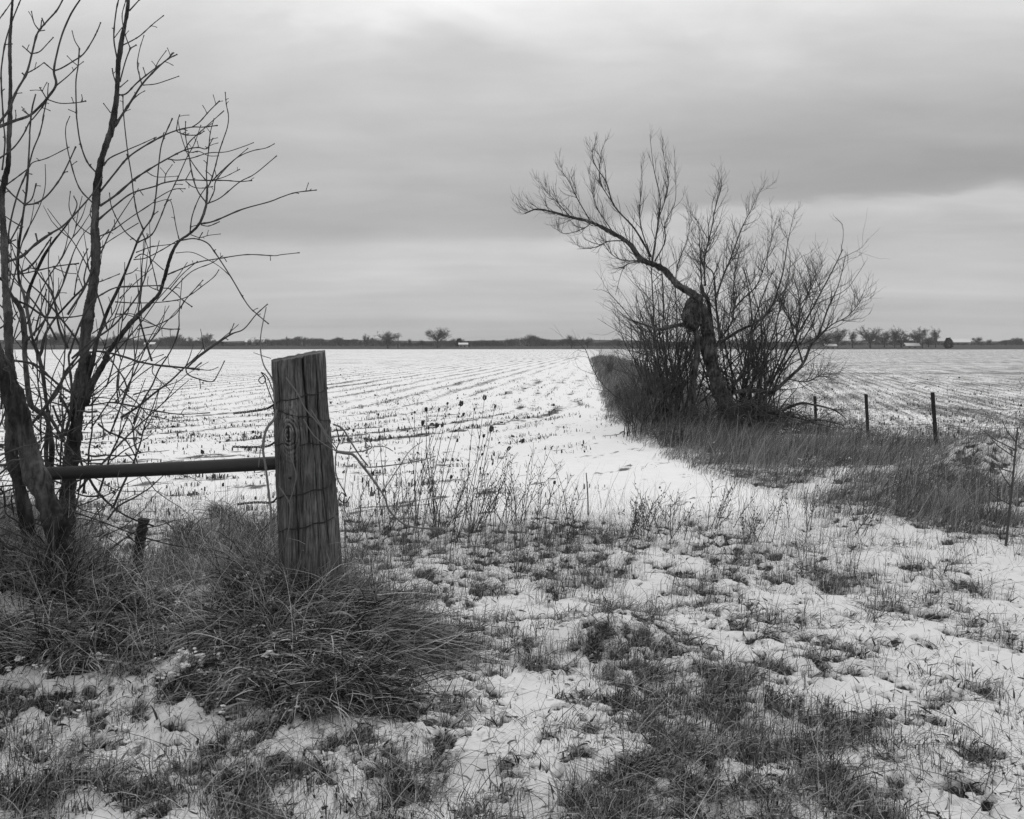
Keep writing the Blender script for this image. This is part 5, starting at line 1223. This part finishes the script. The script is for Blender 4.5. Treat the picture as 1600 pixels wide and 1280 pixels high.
def far_things():
    L = []
    left = [(85, 522, 'round', 560), (105, 520, 'round', 600), (128, 527, 'tall', 600), (270, 526, 'round', 640), (298, 530, 'tall', 650), (322, 524, 'round', 640), (500, 530, 'round', 700), (532, 529, 'evergreen', 720), (571, 526, 'tall', 660), (606, 521, 'round', 600), (640, 533, 'tall', 640), (660, 533, 'round', 640),
            (684, 516, 'round', 640), (717, 529, 'evergreen', 660), (731, 533, 'evergreen', 690), (750, 533, 'round', 700), (850, 532, 'round', 690), (893, 527, 'round', 600), (918, 529, 'round', 640)]
    right = [(1265, 526, 'round', 600), (1290, 520, 'round', 590), (1308, 517, 'round', 600), (1332, 522, 'tall', 600), (1360, 514, 'round', 590), (1382, 521, 'round', 610), (1398, 518, 'tall', 595), (1408, 520, 'round', 610), (1434, 517, 'round', 600), (1462, 519, 'tall', 600), (1451, 527, 'round', 620), (1482, 528, 'evergreen', 560), (1527, 528, 'round', 700), (1545, 531, 'round', 720)]
    desc = {'round': 'bare broad crowned tree', 'tall': 'bare narrow tree', 'evergreen': 'dark evergreen tree'}
    for nm, S in (('field horizon', left), ('farmstead horizon', right)):
        for i, (px, yt, kd, D) in enumerate(S):
            far_tree(kd, i % 3, px, yt, D, ORD[i] + ' tree from the left on the ' + nm + ', ' + desc[kd], 'distant trees on the ' + nm)
    # belts of low woods
    rr = random.Random(77)
    def belt(label, x0, x1, yfun, D, n, mat):
        mb = MB()
        for _ in range(n):
            px = rr.uniform(x0, x1); Dd = D + rr.uniform(-25, 25); x = (px - 800) / F * Dd; z = float(hbase(np.array(x), np.array(Dd)))
            cl = math.sin(px * .043 + D) + math.sin(px * .101 + 2 * D) + .7 * math.sin(px * .23); top = EYE + (HY - yfun(px) + rr.gauss(0, .8) + max(0, cl) * 3.0) / F * Dd
            if top < z + .5: continue
            for _ in range(2):
                P, R = grow(rr, np.array([x, Dd, z - .3]), np.array([rr.gauss(0, .35), rr.gauss(0, .3), 1]), (top - z) * rr.uniform(.75, 1.02), .16, .03, .1, 5); mb.tube(P, np.maximum(R, .10), 3, rr.uniform(.3, .7), cap=False)
                for _ in range(4):
                    p = P[rr.randint(2, 4)]; q, qr = grow(rr, p, np.array([rr.gauss(0, .8), rr.gauss(0, .6), .8]), (top - z) * .3, .1, .05, .15, 3); mb.tube(q, np.maximum(qr, .09), 3, rr.uniform(.3, .7), cap=False)
        tag(mb.build('distant_woods', mat), label, kind='stuff')
    belt('low dark belt of woods on the far horizon beyond the snowy field', -150, 960, lambda p: 532.5 + 1.5 * math.sin(p * .021) + 1.0 * math.sin(p * .09) - (3.5 if 790 < p < 840 else 0) - (4.0 if 425 < p < 505 else 0) - (6.5 * abs(math.sin(p * .06)) if 60 < p < 215 else 0) - (2.0 if 215 < p < 330 else 0), 700, 2600, M_far)
    belt('low belt of woods on the far horizon behind the twisted tree and fence', 960, 1800, lambda p: 534.5 + 1.0 * math.sin(p * .03) + .6 * math.sin(p * .11), 700, 1600, M_far)
    # farm buildings
    def house(px, py, wpx, D, label, name='farmhouse', hpx=6):
        x = (px - 800) / F * D; z = float(hbase(np.array(x), np.array(D))); zc = EYE - (py - HY) / F * D; z = min(z, zc - hpx / F * D)
        w = wpx / F * D / 2; h = zc - z; dp = w * .6; o = empty(name, (x, D, z), label, 'building', 'far farm buildings')
        mb = MB(); V = [(sx * w, sy * dp, zz_) for zz_ in (-1, h) for sx, sy in ((-1, -1), (1, -1), (1, 1), (-1, 1))]
        V = [np.array(v) + [x, D, z] for v in V]; mb.add(V, [(0, 1, 5, 4), (1, 2, 6, 5), (2, 3, 7, 6), (3, 0, 4, 7), (4, 5, 6, 7)]); mb.build('wall', M_wall, o, False)
        mb = MB(); e = .3; rh = max(1.2, dp * .7); V = [(-w - e, -dp - e, h + .02), (w + e, -dp - e, h + .02), (w + e, 0, h + rh), (-w - e, 0, h + rh), (-w - e, dp + e, h + .02), (w + e, dp + e, h + .02)]
        V = [np.array(v) + [x, D, z] for v in V]; mb.add(V, [(0, 1, 2, 3), (3, 2, 5, 4), (0, 3, 4, 4), (1, 5, 2, 2)]); mb.build('roof', M_roof, o, False)
        for k in (-.5, .3):
            mb = MB(); s = w * .14; V = [(k * w - s, -dp - .03, h * .35), (k * w + s, -dp - .03, h * .35), (k * w + s, -dp - .03, h * .75), (k * w - s, -dp - .03, h * .75)] + [(k * w - s, -dp + .1, h * .35), (k * w + s, -dp + .1, h * .35), (k * w + s, -dp + .1, h * .75), (k * w - s, -dp + .1, h * .75)]
            V = [np.array(v) + [x, D, z] for v in V]; mb.add(V, [(0, 1, 2, 3), (0, 4, 5, 1), (3, 2, 6, 7), (0, 3, 7, 4), (1, 5, 6, 2)]); mb.build('window', M_steel, o, False)
    house(724, 538.5, 14, 640, 'small distant building with a bright snowy roof below the evergreens')
    house(235, 538, 16, 640, 'distant building with a snowy roof seen between the stems of the ash')
    house(400, 535, 30, 700, 'long low distant shed seen left of the gatepost top', 'shed')
    house(1297, 541, 18, 590, 'distant snowy roofed farmhouse in the trees beside the twisted tree')
    house(1424, 540.5, 22, 600, 'distant white roofed farm shed in the gap of the farmstead trees', 'shed')
    house(1500, 535, 26, 700, 'long distant barn with a pale roof beyond the dark evergreen', 'barn')
    for px, yt, D, lb in ((622, 520, 600, 'utility pole on the far edge of the snowy field'), (266, 514, 620, 'utility pole seen through the limbs of the ash'), (1441, 526, 580, 'utility pole before the farmstead trees')):
        x = (px - 800) / F * D; z = float(hbase(np.array(x), np.array(D))); t = EYE + (HY - yt) / F * D; o = empty('utility_pole', (x, D, z), lb, 'utility pole', 'utility poles on the horizon')
        mb = MB(); mb.tube([(x, D, z - .5), (x, D, (z + t) / 2), (x, D, t)], [.28, .25, .2], 8); mb.build('shaft', M_pole, o)
        mb = MB(); mb.tube([(x - 1.3, D - .28, t - .8), (x + 1.3, D - .28, t - .8)], .1, 4); mb.build('crossarm', M_pole, o)
far_things()

# thin winter haze: one even volume round the whole scene
def haze():
    V = np.array([(x, y, z) for z in (-3.2, 24.0) for x, y in ((-1500, -1500), (1500, -1500), (1500, 1500), (-1500, 1500))], float)
    Q = np.array([(3, 2, 1, 0), (4, 5, 6, 7), (0, 1, 5, 4), (1, 2, 6, 5), (2, 3, 7, 6), (3, 0, 4, 7)])
    me = mesh_arrays('haze', V, Q, smooth=False)
    m = bpy.data.materials.new('haze'); m.use_nodes = True; t = m.node_tree
    for n in list(t.nodes): t.nodes.remove(n)
    v = t.nodes.new('ShaderNodeVolumePrincipled'); o = t.nodes.new('ShaderNodeOutputMaterial'); t.links.new(v.outputs[0], o.inputs['Volume'])
    v.inputs['Color'].default_value = (.95, .95, .95, 1); v.inputs['Density'].default_value = 0.00018
    tag(link('haze', me, m), 'thin pale winter haze over the fields', kind='stuff')
haze()
